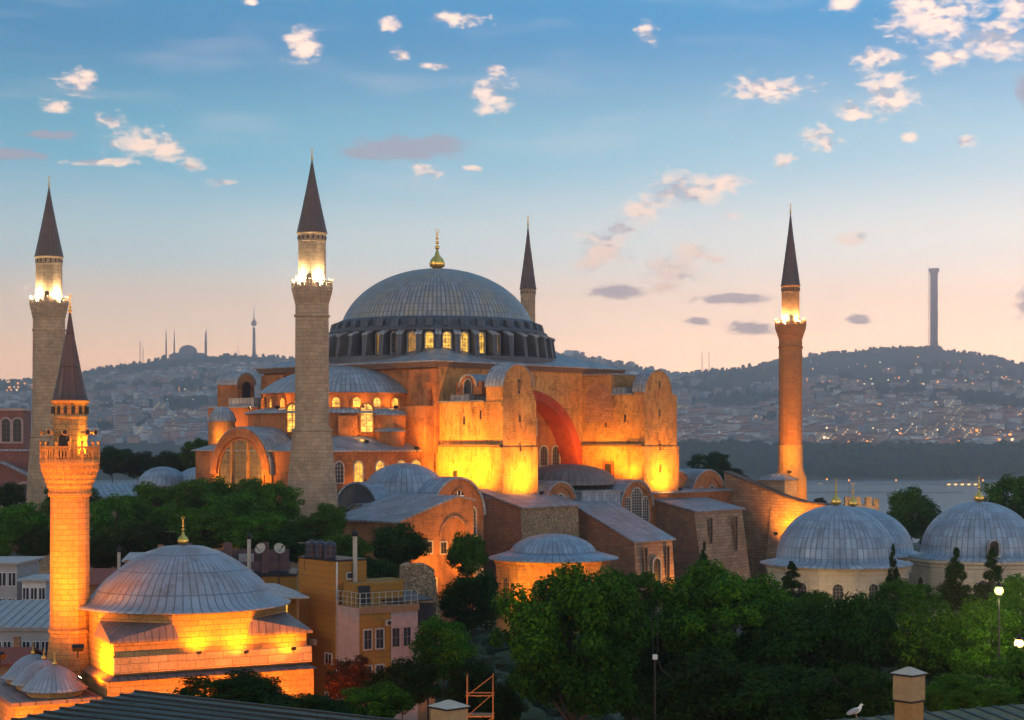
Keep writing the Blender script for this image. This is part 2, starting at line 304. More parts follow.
def window(parent, c, r, w_, h, glass, frame=None, gr=None, fw=.16, out=.16, nx=2, nz=4, name='window', arch=True, mullion=.07):
    """a window: glass, surround standing proud of the wall, and a lattice; c bottom centre on the wall, r to the viewer's right"""
    c = Vector(c); r = Vector(r).normalized(); n = r.cross(ZV); mb = MB(); frame = frame or mort; gr = gr or grille
    poly = archpoly(w_, h) if arch else [(-w_/2, 0), (w_/2, 0), (w_/2, h), (-w_/2, h)]
    mb.extr(poly, c, r, n, -.1, .03, 0, 0)
    po = [(x*(1+2*fw/w_), (y-h/2)*(1+2*fw/h)+h/2) for x, y in poly]; m = len(poly)
    A = [c+r*x+ZV*y+n*out for x, y in poly]; B = [c+r*x+ZV*y+n*out for x, y in po]; C = [c+r*x+ZV*y for x, y in poly]; D = [c+r*x+ZV*y for x, y in po]
    fs = []
    for i in range(m):
        j = (i+1) % m; fs += [(m+i, m+j, j, i), (i, j, 2*m+j, 2*m+i), (3*m+i, 3*m+j, m+j, m+i)]
    mb.add(A+B+C+D, fs, 1)
    def bar(x0, x1, y0, y1):
        mb.extr([(x0, y0), (x1, y0), (x1, y1), (x0, y1)], c, r, n, .035, .09, 2, 2)
    for i in range(1, nx+1):
        x = -w_/2+w_*i/(nx+1); top = h if not arch else h-w_/2+math.sqrt(max(0, (w_/2)**2-x*x)); bar(x-mullion/2, x+mullion/2, 0, top)
    for i in range(1, nz+1):
        y = h*i/(nz+1); hw = w_/2 if (not arch or y < h-w_/2) else math.sqrt(max(.001, (w_/2)**2-(y-h+w_/2)**2)); bar(-hw, hw, y-mullion/2, y+mullion/2)
    return mb.build(name, [glass, frame, gr], parent)
def finial(mb, c, s, mat=0):
    """gilded onion with stacked balls and a crescent"""
    c = Vector(c)
    mb.lathe([(0.25*s, 0), (.95*s, .35*s), (1.0*s, .8*s), (.8*s, 1.3*s), (.35*s, 1.75*s), (.2*s, 2.3*s), (.1*s, 2.5*s)], 16, c, mat=mat)
    z = 2.5
    for k in (.3, .24, .2, .15): mb.ball(c+ZV*(z+k)*s, k*s, 10, mat); z += 2*k-.02; mb.tube(c+ZV*(z-.05)*s, c+ZV*(z+.16)*s, .06*s, n=6, mat=mat); z += .12
    q = c+ZV*(z+.25)*s
    for i in range(9):
        a0, a1 = R(120+i*33.3), R(120+(i+1)*33.3); mb.tube(q+Vector((math.cos(a0), 0, math.sin(a0)))*.26*s, q+Vector((math.cos(a1), 0, math.sin(a1)))*.26*s, .05*s, n=5, mat=mat)
def flood(loc, target, power, label, cone=110., colr=(1, .36, .015), size=.35, grp='floodlights washing the old walls', lens=None, sc=1.):
    loc = Vector(loc); d = (Vector(target)-loc).normalized()
    t = thing('floodlight', label, 'floodlight', loc, 0, grp); q = d.to_track_quat('-Z', 'Y'); M = q.to_matrix().to_4x4()
    mb = MB(); mb.box(-.35, .35, -.22, .22, -.02, .25); mb.box(-.39, -.35, -.05, .05, -.1, .1); mb.box(.35, .39, -.05, .05, -.1, .1); mb.v = [M @ v*sc for v in mb.v]; mb.tube((0, 0, -.75*sc), (0, 0, -.1*sc), .05*sc)
    mb.build('housing', darkm, t); mb = MB(); mb.box(-.3, .3, -.17, .17, -.05, -.023); mb.v = [M @ v*sc for v in mb.v]; mb.build('lens', lens or lampo, t)
    ld = bpy.data.lights.new('flood_beam', 'SPOT'); ld.energy = power*FLOOD; ld.color = colr; ld.spot_size = R(min(cone+20, 160)); ld.spot_blend = 1.; ld.shadow_soft_size = size
    lo = bpy.data.objects.new('flood_beam', ld); col.objects.link(lo); lo.parent = t; lo.location = d*.12; lo.rotation_euler = q.to_euler()
    return t
# ================================================================ GREAT DOMED MOSQUE (local frame: x east, y north, rotated 48 degrees)
HR = R(48); HO = Vector((-13.2, 300, 0))
def H(u, v, z): return HO+Vector((u*math.cos(HR)-v*math.sin(HR), u*math.sin(HR)+v*math.cos(HR), z))
hs = thing('domed_mosque', 'huge terracotta and ochre mosque with one great grey ribbed dome and massive floodlit buttresses', 'mosque', HO, HR)
S_, W_ = Vector((1, 0, 0)), Vector((0, -1, 0))        # "right" vectors of south and west faces
def barrel(mb, c, r, R_, z0, length, wall=0, roof=1, over=.25, n=18, th=.3):
    r = Vector(r); nn = r.cross(ZV); c = Vector(c)
    mb.extr([(-R_, z0-.0), (R_, z0)]+arcpts(R_, z0, n)[1:-1], c, r, nn, -length, 0, wall, wall)
    o = arcpts(R_+th, z0-.05, n); i = arcpts(R_+.02, z0-.05, n)
    mb.extr(o+i[::-1], c, r, nn, -length, over, roof, roof, uvs=(1.3, .5))
# ---- core
mb = MB(); mb.box(-21.5, 25, -17.5, 21.5, 0, 38, 0); mb.box(-22.3, -21.5, -21.6, -15.5, 24, 37.3, 0); mb.box(-24.3, -22.3, -21.3, -14.5, 18, 31.4, 0); mb.box(-22.9, -22.3, -20.6, -19.4, 31.4, 35.2, 0)
mb.box(-22.1, -21.5, 15.5, 21.5, 24, 37.3, 0)
mb.build('core_wall', [terra], hs)
mb = MB(); mb.extr([(-21.5, 14), (-13.5, 14), (-13.5, 20.0)]+arcpts(13.5, 20.0, 28)[::-1][1:-1]+[(13.5, 20.0), (13.5, 14), (25, 14), (25, 38), (-21.5, 38)], (0, -17.5, 0), S_, (0, -1, 0), 0, 4.0, 0, 0)
mb.build('south_wall', [ochre], hs)
mb = MB(); a = arcpts(13.52, 20.0, 40); b = arcpts(12.7, 20.0, 40); mb.extr(a+b[::-1], (0, -17.5, 0), S_, (0, -1, 0), .02, 4.25, 0, 0); a = arcpts(14.4, 20.0, 40); b = arcpts(13.5, 20.0, 40); mb.extr(a+b[::-1], (0, -21.5, 0), S_, (0, -1, 0), 0, .3, 0, 0); mb.build('great_arch', [redpl], hs)
mb = MB(); mb.extr([(-13.6, 14), (13.6, 14)]+arcpts(13.6, 20, 30), (0, -17.5, 0), S_, (0, -1, 0), 0, .3, 0, 0); ty = mb.build('tympanum', [terra], hs)
for x in (-9, -5.6, -2.2, 1.2, 4.6, 8.0, 11.2): window(ty, (x, -17.8, 21.6), S_, 1.9, 3.3, glow if x in (1.2, 4.6) else glassd, mort, grille, .25, .25, 2, 4)
for x in (-5, 0, 5): window(ty, (x, -17.8, 26.9), S_, 2.0, 3.2, glassd, mort, grille, .25, .25, 2, 4)
mb = MB()
for z, o in ((37.6, .25), (38.0, .5)): mb.box(-21.5-o-.8, 25+o, -21.5-o-.1, 21.5+o, z, z+.42, 0)
mb.build('cornice', [cornm], hs)
mb = MB(); o = 1.0
mb.loft([(-21.5-o-.6, -21.5-o, 38.42), (25+o, -21.5-o, 38.42), (25+o, 21.5+o, 38.42), (-22.1-o, 21.5+o, 38.42)], [(-21.5-o-.6, -21.5-o, 38.62), (25+o, -21.5-o, 38.62), (25+o, 21.5+o, 38.62), (-22.1-o, 21.5+o, 38.62)], 0)
mb.loft([(-22, -22.2, 38.63), (25.6, -22.2, 38.63), (25.6, 22.2, 38.63), (-22, 22.2, 38.63)], [(-14, -14, 41.3), (15.5, -14, 41.3), (15.5, 14, 41.3), (-14, 14, 41.3)], 0, uvs=(1.2, .5))
mb.build('platform_roof', [leadm], hs)
# ---- drum
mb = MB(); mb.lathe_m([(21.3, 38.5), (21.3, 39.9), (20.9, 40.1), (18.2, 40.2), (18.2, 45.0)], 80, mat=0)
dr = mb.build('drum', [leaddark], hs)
mb = MB()
mb.lathe([(18.2, 43.9), (19.5, 44.3), (19.4, 44.6), (17.9, 45.35), (17.9, 46.2), (17.2, 46.7), (16.6, 46.75)], 80, nu=160)
for i in range(40):
    a = 2*PI*(i+.5)/40; c, s = math.cos(a), math.sin(a)
    def q(r, t, z): return (r*c-t*s, r*s+t*c, z)
    mb.hexa([q(17.6, -.62, 45.2), q(18.9, -.62, 45.0), q(18.9, .62, 45.0), q(17.6, .62, 45.2), q(17.6, -.62, 46.45), q(18.6, -.62, 46.1), q(18.6, .62, 46.1), q(17.6, .62, 46.45)], 0)
mb.build('upper_ring', [leaddark], dr)
for i in range(40):
    a = 2*PI*i/40; c, s = math.cos(a), math.sin(a)
    if math.cos(a-R(222)) < -.35: continue
    def q(r, t, z): return (r*c-t*s, r*s+t*c, z)
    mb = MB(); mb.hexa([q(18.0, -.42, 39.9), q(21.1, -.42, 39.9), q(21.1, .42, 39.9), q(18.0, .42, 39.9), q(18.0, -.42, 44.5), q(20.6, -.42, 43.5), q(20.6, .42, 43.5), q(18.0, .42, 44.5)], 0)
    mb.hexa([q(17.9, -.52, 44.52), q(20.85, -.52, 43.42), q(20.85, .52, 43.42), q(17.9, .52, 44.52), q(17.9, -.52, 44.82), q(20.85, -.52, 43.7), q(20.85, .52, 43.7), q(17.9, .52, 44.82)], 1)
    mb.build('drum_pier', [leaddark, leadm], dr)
    a = 2*PI*(i+.5)/40; rr = Vector((-math.sin(a), math.cos(a), 0)); lit = rnd.random() < .85
    wdw = window(dr, (18.22*math.cos(a), 18.22*math.sin(a), 40.5), rr, 1.3, 3.4, (glow if rnd.random() < .55 else glowmid) if lit else glassd, leadm, grille, .2, .5, 2, 5, mullion=.06)
# ---- dome
mb = MB(); Rs = 19.4; prof = []
for i in range(29):
    t = i/28; ph = t*PI/2; zz = 9.6*math.sin(ph); Rd = (16.75**2+9.6**2)/19.2; prof.append((.45*16.75*math.cos(ph)+.55*math.sqrt(max(0, Rd**2-(Rd-9.6+zz)**2)), 46.6+zz))
prof[-1] = (.05, 56.2)
mb.lathe([(16.95, 46.45), (16.95, 46.62)]+prof, 128, nu=130, vs=1.45)
dm = mb.build('great_dome', [leadwarm], hs)
mb = MB(); finial(mb, (0, 0, 56.1), 1.38); mb.build('finial', [gold], dm)
# ---- west half dome and its tiers
cx = (-21.5, 0, 0); A0, A1 = R(90), R(270)
mb = MB(); Rd = (14.5**2+4.6**2)/9.2; prof = [(.3*14.5*math.cos(t)+.7*math.sqrt(max(0, Rd**2-(Rd-4.6+4.6*math.sin(t))**2)), 33.75+4.6*math.sin(t)) for t in [PI/2*i/14 for i in range(15)]]; prof[-1] = (.05, 38.25)
mb.lathe([(14.7, 33.55), (14.7, 33.74)]+prof, 64, cx, A0, A1, nu=54, vs=2.2); hd = mb.build('west_half_dome', [leadm], hs)
mb = MB(); mb.lathe_m([(13.9, 30), (13.9, 33.5), (14.4, 33.55)], 48, cx, a0=A0, a1=A1); w1 = mb.build('half_dome_wall', [terra], hs)
for i in range(13):
    a = R(99+i*13.5); big = i in (9,); rr = Vector((-math.sin(a), math.cos(a), 0)); p = Vector(cx)+Vector((13.9*math.cos(a), 13.9*math.sin(a), 31.3))
    window(w1, p, rr, 1.25, 1.45, glowhot if i % 3 != 1 or i > 7 else glow, terra, grille, .25, .3, 1, 2, name='niche_window', mullion=.05)
mb = MB(); mb.lathe([(16.9, 30.25), (16.9, 30.5), (13.9, 31.2)], 48, cx, A0, A1); mb.build('tier_roof', [leadm], hs)
mb = MB(); mb.lathe_m([(16.3, 22), (16.3, 30.3), (13.9, 30.3)], 48, cx, a0=A0, a1=A1)
for a in (205, 228, 250):
    a = R(a); c, s = math.cos(a), math.sin(a)
    def q(r, t, z): return (cx[0]+r*c-t*s, r*s+t*c, z)
    mb.hexa([q(15, -1.5, 24), q(17.6, -1.5, 24), q(17.6, 1.5, 24), q(15, 1.5, 24), q(15, -1.5, 30.2), q(17.6, -1.5, 29.8), q(17.6, 1.5, 29.8), q(15, 1.5, 30.2)], 0)
w2 = mb.build('apse_tier', [terra], hs)
a = R(238.5); rr = Vector((-math.sin(a), math.cos(a), 0)); window(w2, (cx[0]+16.32*math.cos(a), 16.32*math.sin(a), 27.3), rr, 1.9, 4.4, glowhot, terra, grille, .25, .3, 1, 4, name='tall_window')
a = R(196); rr = Vector((-math.sin(a), math.cos(a), 0)); window(w2, (cx[0]+16.32*math.cos(a), 16.32*math.sin(a), 27.3), rr, 1.9, 4.4, glowhot, terra, grille, .25, .3, 1, 4, name='tall_window')
for (u, v, z, rad) in ((-26.5, -15.5, 30.2, 2.6), (-27.6, -16.8, 27.6, 2.2)):
    mb = MB(); mb.lathe_m([(rad, 22), (rad, z-.3)], 20, (u, v, 0)); mb.lathe([(rad+.35, z-.3), (rad+.35, z-.1), (.05, z+.55)], 20, (u, v, 0), mat=1); mb.build('stair_turret', [terra, leadm], hs)
# ---- west block
mb = MB(); mb.box(-43, -21.5, -20, 12.8, 0, 24.3); wb = mb.build('west_block', [terra], hs)
mb = MB(); o = .5
mb.loft([(-43-o, -20-o, 24.2), (-21.5, -20-o, 24.2), (-21.5, 12.8+o, 24.2), (-43-o, 12.8+o, 24.2)], [(-43-o, -20-o, 24.42), (-21.5, -20-o, 24.42), (-21.5, 12.8+o, 24.42), (-43-o, 12.8+o, 24.42)], 0)
mb.loft([(-43.3, -20.3, 24.43), (-21.5, -20.3, 24.43), (-21.5, 13.1, 24.43), (-43.3, 13.1, 24.43)], [(-36, -14, 26.6), (-21.5, -14, 26.6), (-21.5, 10, 26.6), (-36, 10, 26.6)], 0, uvs=(1.2, .5)); mb.build('west_roof', [leadm], hs)
for u, gl_ in ((-41.5, glassd), (-37.5, glowhot), (-33.0, glowhot), (-28.4, glow), (-25.3, glow)): window(wb, (u, -20, 19.6), S_, 1.7, 3.1, gl_, mort, gridlt, .2, .2, 2, 4)
for v in (-17, -13): window(wb, (-43, v, 18.5), W_, 1.6, 3.2, glow, mort, gridlt, .2, .2, 2, 4)
mb = MB(); barrel(mb, (-43.35, .6, 0), W_, 7.3, 20.6, 16, 0, 1, .3); mb.box(-43.36, -42.9, -6.7, 7.9, 10, 20.7, 0); gb = mb.build('west_gable', [terra, leadm], hs)
mb = MB(); a = arcpts(7.28, 20.6, 24); b = arcpts(5.9, 20.6, 24); mb.extr(a+b[::-1], (-43.36, .6, 0), W_, (-1, 0, 0), 0, .45, 0, 0); mb.build('arch_band', [terra], gb)
window(gb, (-43.36, .6, 15.0), W_, 10.8, 11.0, glowdim, terra, grille, .3, .25, 11, 13, mullion=.14)
mb = MB()
for y in (-.7, 3.2): mb.extr([(y-.22-1, 15.4), (y+.22-1, 15.4), (y+.22-1, 25.6), (y-.22-1, 25.6)], (-43.36, 1, 0), W_, (-1, 0, 0), .02, .4, 0, 0)
mb.build('mullion_post', [ochre], gb)
# round corner turret
mb = MB(); c = (-38.2, 12.0, 0); mb.lathe_m([(2.1, 20), (2.1, 29.0)], 24, c); mb.lathe([(2.35, 29.0), (2.35, 29.2), (2.15, 29.9), (1.7, 30.7), (1.0, 31.3), (.05, 31.5)], 24, c, mat=1); ct = mb.build('corner_turret', [ochre, leadm], hs)
a = R(-62); rr = Vector((-math.sin(a), math.cos(a), 0)); window(ct, (c[0]+2.05*math.cos(a), c[1]+2.05*math.sin(a), 26), rr, 1.1, 2.2, dkwin, ochre, grille, .15, .15, 0, 0)
# north-west pier with its barrel topped turret
mb = MB(); mb.box(-29, -21.5, 14, 27.5, 0, 31.5); mb.box(-29.4, -21.5, 13.8, 27.8, 31.5, 31.75, 1); mb.build('north_west_buttress', [terra, leadm], hs)
mb = MB(); mb.box(-27, -23.2, 22, 27.5, 31.76, 35.6); barrel(mb, (-25.1, 22, 0), S_, 1.9, 35.6, 5.5, 0, 1, .2); nt = mb.build('north_west_turret', [terra, leadm], hs)
window(nt, (-25.1, 22, 32.6), S_, 2.0, 3.6, dkwin, terra, grille, .3, .25, 0, 0, name='turret_opening')
mb = MB(); mb.box(-29, -22, 15, 21.9, 31.76, 33.2); mb.build('terrace_step', [leadm], hs)
# ---- south buttresses
def slot(p, c, r, h=1.5, w_=.38): window(p, c, r, w_, h, dkwin, ochre, grille, .08, .06, 0, 0, name='slot_window', arch=False)
def shoulder(Rr, zs, w0, zl): return arcpts(Rr, zs, 18)
mb = MB(); mb.box(-21.4, -13.7, -35.2, -21.5, 24.9, 31.9); mb.box(-21.75, -13.5, -35.35, -21.5, 10, 24.9)
cc = (-18.0, -35.2, 0)
mb.extr([(-3.3, 31.9), (4.2, 31.9), (4.0, 32.6), (3.6, 33.3), (3.4, 34.2)]+arcpts(3.4, 34.2, 18)[1:], cc, S_, (0, -1, 0), -3.6, 0, 0, 0); sb = mb.build('south_west_buttress', [ochre], hs)
mb = MB(); o = arcpts(3.62, 34.2, 18); i_ = arcpts(3.42, 34.2, 18); mb.extr(o+i_[::-1], cc, S_, (0, -1, 0), -3.75, .12, 0, 0, uvs=(1.3, .5)); mb.box(-21.8, -13.4, -31.4, -21.5, 31.92, 32.15); mb.box(-21.4, -14, -28, -24, 32.16, 33.1); mb.build('buttress_roof', [leadm], sb)
mb = MB(); mb.box(-21.95, -21.4, -35.0, -21.5, 24.95, 25.3); mb.build('string_course', [cornm], sb)
mb = MB(); mb.box(-20.6, -16.4, -30, -24.4, 33.1, 35.1); barrel(mb, (-20.7, -27.2, 0), W_, 1.7, 34.4, 4, 0, 1, .2); hd2 = mb.build('roof_hatch', [terra, leadm], sb)
window(hd2, (-20.72, -27.2, 33.2), W_, 1.5, 2.3, dkwin, leadm, grille, .15, .2, 0, 0, name='hatch_door')
for v, z in ((-30.5, 29.2), (-27, 28.4)): slot(sb, (-21.4, v, z), W_, 1.3)
window(sb, (-21.75, -25.4, 18.8), W_, .9, 2.4, dkwin, ochre, grille, .12, .12, 0, 0, arch=False)
for z in (35, 30, 25.4): slot(sb, (-17.6, -35.22 if z > 25.4 else -35.36, z-1.2), S_, 1.0)
slot(sb, (-17.8, -35.22, 33.2), S_, 2.2, .5)
mb = MB(); mb.box(14.1, 23.3, -28, -21.5, 17, 37.2); mb.box(14.12, 23.2, -35.2, -28, 24.9, 33.7); mb.box(13.8, 23.6, -35.35, -21.5, 10, 24.9)
cc = (17.9, -35.2, 0)
mb.extr([(-3.7, 33.7), (4.6, 33.7), (4.0, 34.0)]+arcpts(3.7, 34.15, 18)[1:], cc, S_, (0, -1, 0), -2.4, 0, 0, 0); se = mb.build('south_east_buttress', [ochre], hs)
mb = MB(); o = arcpts(3.9, 34.1, 18); i_ = arcpts(3.72, 34.1, 18); mb.extr(o+i_[::-1], cc, S_, (0, -1, 0), -2.6, .12, 0, 0, uvs=(1.3, .5)); mb.box(13.9, 23.4, -32.7, -28.1, 33.72, 33.95); mb.box(13.9, 23.5, -28.15, -21.6, 37.22, 37.45); mb.box(14.3, 20, -31, -28.1, 33.95, 35.0); mb.build('buttress_roof', [leadm], se)
mb = MB(); mb.box(13.6, 14.2, -35.0, -21.5, 24.95, 25.3); mb.build('string_course', [cornm], se)
for v, z in ((-24.5, 31.5), (-31, 29), (-26.8, 28.3)): slot(se, (14.1, v, z), W_, 1.3)
window(se, (13.8, -27.6, 19.2), W_, 1.5, 2.7, dkwin, redpl, grille, .5, .2, 0, 0, arch=False, name='doorway')
for z in (30, 24.2, 20.5, 34.8): slot(se, (18.2, -35.22 if z > 25 else -35.36, z), S_, 1.2)
mb = MB(); mb.extr([(-3.1, 29.0), (3.1, 29.0), (2.9, 31.2)]+arcpts(2.9, 33, 12)[1:-1]+[(-2.9, 32)], (14.11, -25.2, 0), W_, (-1, 0, 0), .0, .05, 0, 0); mb.build('niche_shadow_patch', [brickm], se)  # darker arch-shaped patch, the shadow of a niche put into the colour
# ---- south gallery body and roofs
mb = MB(); mb.box(-24, 38.4, -36, -21.5, 0, 17.0); mb.box(25.2, 38.4, -34, 18, 0, 17.0); sg = mb.build('south_gallery', [terra], hs)
mb = MB(); mb.hexa([(-24.4, -36.5, 16.9), (38.4, -36.5, 16.9), (38.4, -21.4, 18.6), (-24.4, -21.4, 18.6), (-24.4, -36.5, 17.15), (38.4, -36.5, 17.15), (38.4, -21.4, 19.4), (-24.4, -21.4, 19.4)], 0)
mb.hexa([(25.1, -22, 24.0), (38.6, -34.4, 23.9), (38.6, 18.4, 23.9), (25.1, 18.4, 24.1), (25.1, -22, 25.5), (38.6, -34.4, 24.1), (38.6, 18.4, 24.1), (25.1, 18.4, 25.6)], 0) if 0 else None
mb.build('gallery_roof', [leadm], hs)
mb = MB(); prof = [(7.9*math.cos(t), 19.4+2.6*math.sin(t)) for t in [PI/2*i/10 for i in range(11)]]; prof[-1] = (.05, 22.0)
mb.lathe([(8.1, 18.6), (8.1, 19.4)]+prof, 40, (3.2, -27.4, 0), nu=44); mb.build('gallery_dome', [leadbrown], hs)
def lunette(u, v, R_, zs, length, wins, name='south_lunette', zb=10, mat=terra):
    mb = MB(); mb.box(u-R_, u+R_, v, v+2, zb, zs+.02, 0); barrel(mb, (u, v, 0), S_, R_, zs, length, 0, 1, .3); o = mb.build(name, [mat, leadm], hs)
    b2 = MB(); a = arcpts(R_-.02, zs, 24); b = arcpts(R_*.80, zs, 24); b2.extr(a+b[::-1], (u, v, 0), S_, (0, -1, 0), 0, .22, 0, 0); b2.build('arch_band', [mat], o)
    for (du, z, w_, h, nx) in wins: window(o, (u+du, v, z), S_, w_, h, glassd, mort, gridlt, .18, .15, nx, max(3, round(h/.5)))
    return o
lunette(-9.3, -36.4, 3.6, 15.7, 14, [(0, 14.0, 2.2, 3.4, 2)])
lunette(9.2, -37.2, 4.2, 15.0, 14, [(0, 11.6, 2.6, 6.4, 3), (-2.45, 11.6, 1.6, 4.9, 2), (2.45, 11.6, 1.6, 4.9, 2)])
lunette(33.2, -34.6, 5.2, 15.4, 20, [(-2.1, 15.4, 1.6, 2.2, 2), (1.2, 14.3, 2.0, 3.6, 2)])
mb = MB(); barrel(mb, (26.5, -33, 0), S_, 4.0, 16.4, 14, 0, 1, .3); mb.box(22.9, 30.1, -33, -21.5, 10, 15.85, 0); mb.build('side_vault', [terra, leadm], hs)
mb = MB(); mb.box(-5.2, 4.6, -37.5, -30, 10, 17.6); mb.box(-5.5, 5.0, -37.8, -30, 17.6, 17.85, 1); mb.build('blue_clad_wall', [leadblue, leadm], hs)
# ---- sloped lower buttresses (flank faces west, front faces south)
def pier(u0, u1, w0, w1, z0, z1, name, wall_w, wall_s, slots=(), win=None, batter=.8):
    mb = MB()
    mb.add([(u0, -w0, 0), (u0, -w1-batter, 0), (u1, -w1-batter, 0), (u1, -w0, 0), (u0, -w0, z0), (u0, -w1, z1), (u1, -w1, z1), (u1, -w0, z0)],
           [(0, 1, 5, 4), (1, 2, 6, 5), (2, 3, 7, 6), (4, 5, 6, 7)], [0, 1, 0, 0])
    o = mb.build(name, [wall_w, wall_s], hs)
    mb = MB(); k = .45; sl = (z1-z0)/(w1-w0)
    mb.hexa([(u0-k, -w1-k, z1+sl*k), (u1+k, -w1-k, z1+sl*k), (u1+k, -w0+1, z0-sl), (u0-k, -w0+1, z0-sl), (u0-k, -w1-k, z1+sl*k+.24), (u1+k, -w1-k, z1+sl*k+.24), (u1+k, -w0+1, z0-sl+.24), (u0-k, -w0+1, z0-sl+.24)], 0, uvs=(1.1, .4))
    mb.build('lean_to_roof', [leadm], o)
    for (du, zt, h) in slots:
        y = -w1-batter*(1-zt/z1); window(o, (u0+du, -w1-batter*(1-(zt-h/2)/z1)-.02, zt-h), S_, .7, h, dkwin, wall_s, grille, .1, .12, 0, 0, arch=False, name='slot_recess')
    if win: window(o, (u0+win[0], -w1-batter*(1-(win[1]+win[3]/2)/z1)-.05, win[1]), S_, win[2], win[3], dkwin, mort, grille, .3, .25, 2, 9)
    return o
pier(-24.2, -10.8, 33.2, 41.3, 18.0, 15.9, 'sloped_buttress', brickm, rub)
pier(-7.9, 1.9, 36, 50, 16.6, 10.4, 'sloped_buttress', brickm, brickw, [(2.2, 9.3, 13), (8.0, 9.3, 10)], (5.0, 2.2, 1.7, 5.4))
pier(16.1, 30, 33.6, 44, 16.3, 14.1, 'sloped_buttress', brickm, brickw, [(3.6, 13, 8), (10.6, 13, 11)], None, 2.2)
# long brick wall running down to the south-east minaret
mb = MB(); u0, u1 = 38.5, 40.6
tops = [(34.4, 20.2), (38.5, 18.9), (43, 17.4), (47, 16.0), (51, 15.1), (55.5, 14.8)]
for (wa, za), (wb_, zb) in zip(tops[:-1], tops[1:]):
    mb.add([(u0, -wa, 0), (u0, -wb_, 0), (u1, -wb_, 0), (u1, -wa, 0), (u0, -wa, za), (u0, -wb_, zb), (u1, -wb_, zb), (u1, -wa, za)], [(0, 1, 5, 4), (2, 3, 7, 6), (4, 5, 6, 7)], 0)
    mb.hexa([(u0-.3, -wb_, zb), (u1, -wb_, zb), (u1, -wa, za), (u0-.3, -wa, za), (u0-.3, -wb_, zb+.25), (u1, -wb_, zb+.25), (u1, -wa, za+.25), (u0-.3, -wa, za+.25)], 1)
mb.add([(u0, -55.5, 0), (u1, -55.5, 0), (u1, -55.5, 14.8), (u0, -55.5, 14.8)], [(0, 1, 2, 3)], 0)
mb.add([(u0-2.4, -44.5, 0), (u0-2.4, -55.6, 0), (u0, -55.6, 14.2), (u0, -44.5, 16.5), (u0, -44.5, 0), (u0, -55.6, 0)], [(0, 1, 2, 3), (0, 3, 4), (1, 5, 2)], 0)
mb.build('long_brick_buttress', [brickw, cornm], hs)
# ---- south-west vestibule: dome, crossing vaults, front block
mb = MB(); mb.box(-46, -30.2, -39.2, -20.1, 0, 15.0); mb.box(-46.3, -30, -39, -20.2, 15.0, 15.3, 1); v0 = mb.build('vestibule', [terra, leadm], hs)
mb = MB(); prof = [(5.9*math.cos(t), 18.6+4.0*math.sin(t)) for t in [PI/2*i/12 for i in range(13)]]; prof[-1] = (.05, 22.6)
mb.lathe([(7.4, 17.4), (6.6, 18.0)]+prof, 40, (-37.6, -30.2, 0), nu=44, vs=1.6); mb.build('vestibule_dome', [leadblue], v0)
mb = MB(); mb.box(-41.2, -30.3, -39.4, -37.5, 8, 15.0); barrel(mb, (-35.8, -39.4, 0), S_, 5.4, 15.0, 11, 0, 1, .3); l = mb.build('front_vault', [terra, leadblue], v0)
window(l, (-35.6, -39.42, 15.4), S_, 2.3, 3.3, glassd, terra, whit, .3, .2, 2, 3, mullion=.16); window(l, (-33.0, -39.42, 11.0), S_, 1.8, 5.2, glassd, mort, gridlt, .2, .2, 3, 8)
mb = MB(); barrel(mb, (-46.2, -29.2, 0), W_, 4.6, 15.1, 12, 0, 1, .3); l = mb.build('side_vault', [leaddark, leadblue], v0)
mb = MB(); barrel(mb, (-48.2, -31.5, 0), W_, 2.9, 13.8, 3, 0, 1, .3); mb.box(-48.1, -45.5, -34.5, -28.6, 0, 13.8); mb.build('low_gable', [pale, leadm], v0)
mb = MB()
pts = [(-55, 0), (-40.6, 0), (-40.6, 17.4), (-42.2, 18.1), (-44.0, 18.0), (-55, 14.9)]
mb.extr([(x, y) for x, y in pts], (0, -47, 0), S_, (0, -1, 0), -12.5, 0, 0, 0); fb = mb.build('front_block', [plaster('lit_brick_plaster', (.36, .15, .05), (.28, .11, .035), (.12, .06, .03), .85)], v0)
mb = MB(); sl = 3.1/11
mb.hexa([(-55.6, -47.3, 14.85), (-44.0, -47.3, 18.12), (-44.0, -34.3, 18.12), (-55.6, -34.3, 14.85), (-55.6, -47.3, 15.1), (-44.0, -47.3, 18.35), (-44.0, -34.3, 18.35), (-55.6, -34.3, 15.1)], 0)
mb.hexa([(-43.99, -47.3, 18.1), (-40.3, -47.3, 17.5), (-40.3, -34.3, 17.5), (-43.99, -34.3, 18.1), (-43.99, -47.3, 18.33), (-40.3, -47.3, 17.7), (-40.3, -34.3, 17.7), (-43.99, -34.3, 18.33)], 0); mb.build('block_roof', [leadm], fb)
mb = MB(); a = arcpts(2.9, 12.6, 20); b = arcpts(2.55, 12.6, 20); mb.extr(a+b[::-1], (-44.6, -47, 0), S_, (0, -1, 0), 0, .2, 0, 0); mb.build('blind_arch', [brickm], fb)
for x, z in ((-49.4, 10.6), (-46.6, 10.4), (-44.2, 10.4)): window(fb, (x, -47, z), S_, 1.1, 1.5, dkwin, mort, grille, .2, .12, 1, 1, arch=False)
for x in (-51.5, -48.5): window(fb, (x, -47, 5.4), S_, 1.0, 1.6, dkwin, mort, grille, .2, .12, 1, 1, arch=False)
mb = MB(); mb.hexa([(-40.5, -48.2, 0), (-38.3, -48.2, 0), (-38.3, -44, 0), (-40.5, -44, 0), (-40.5, -46.5, 12.5), (-38.9, -46.5, 12.5), (-38.9, -44, 12.5), (-40.5, -44, 12.5)], 0); mb.build('corner_buttress', [pale], v0)
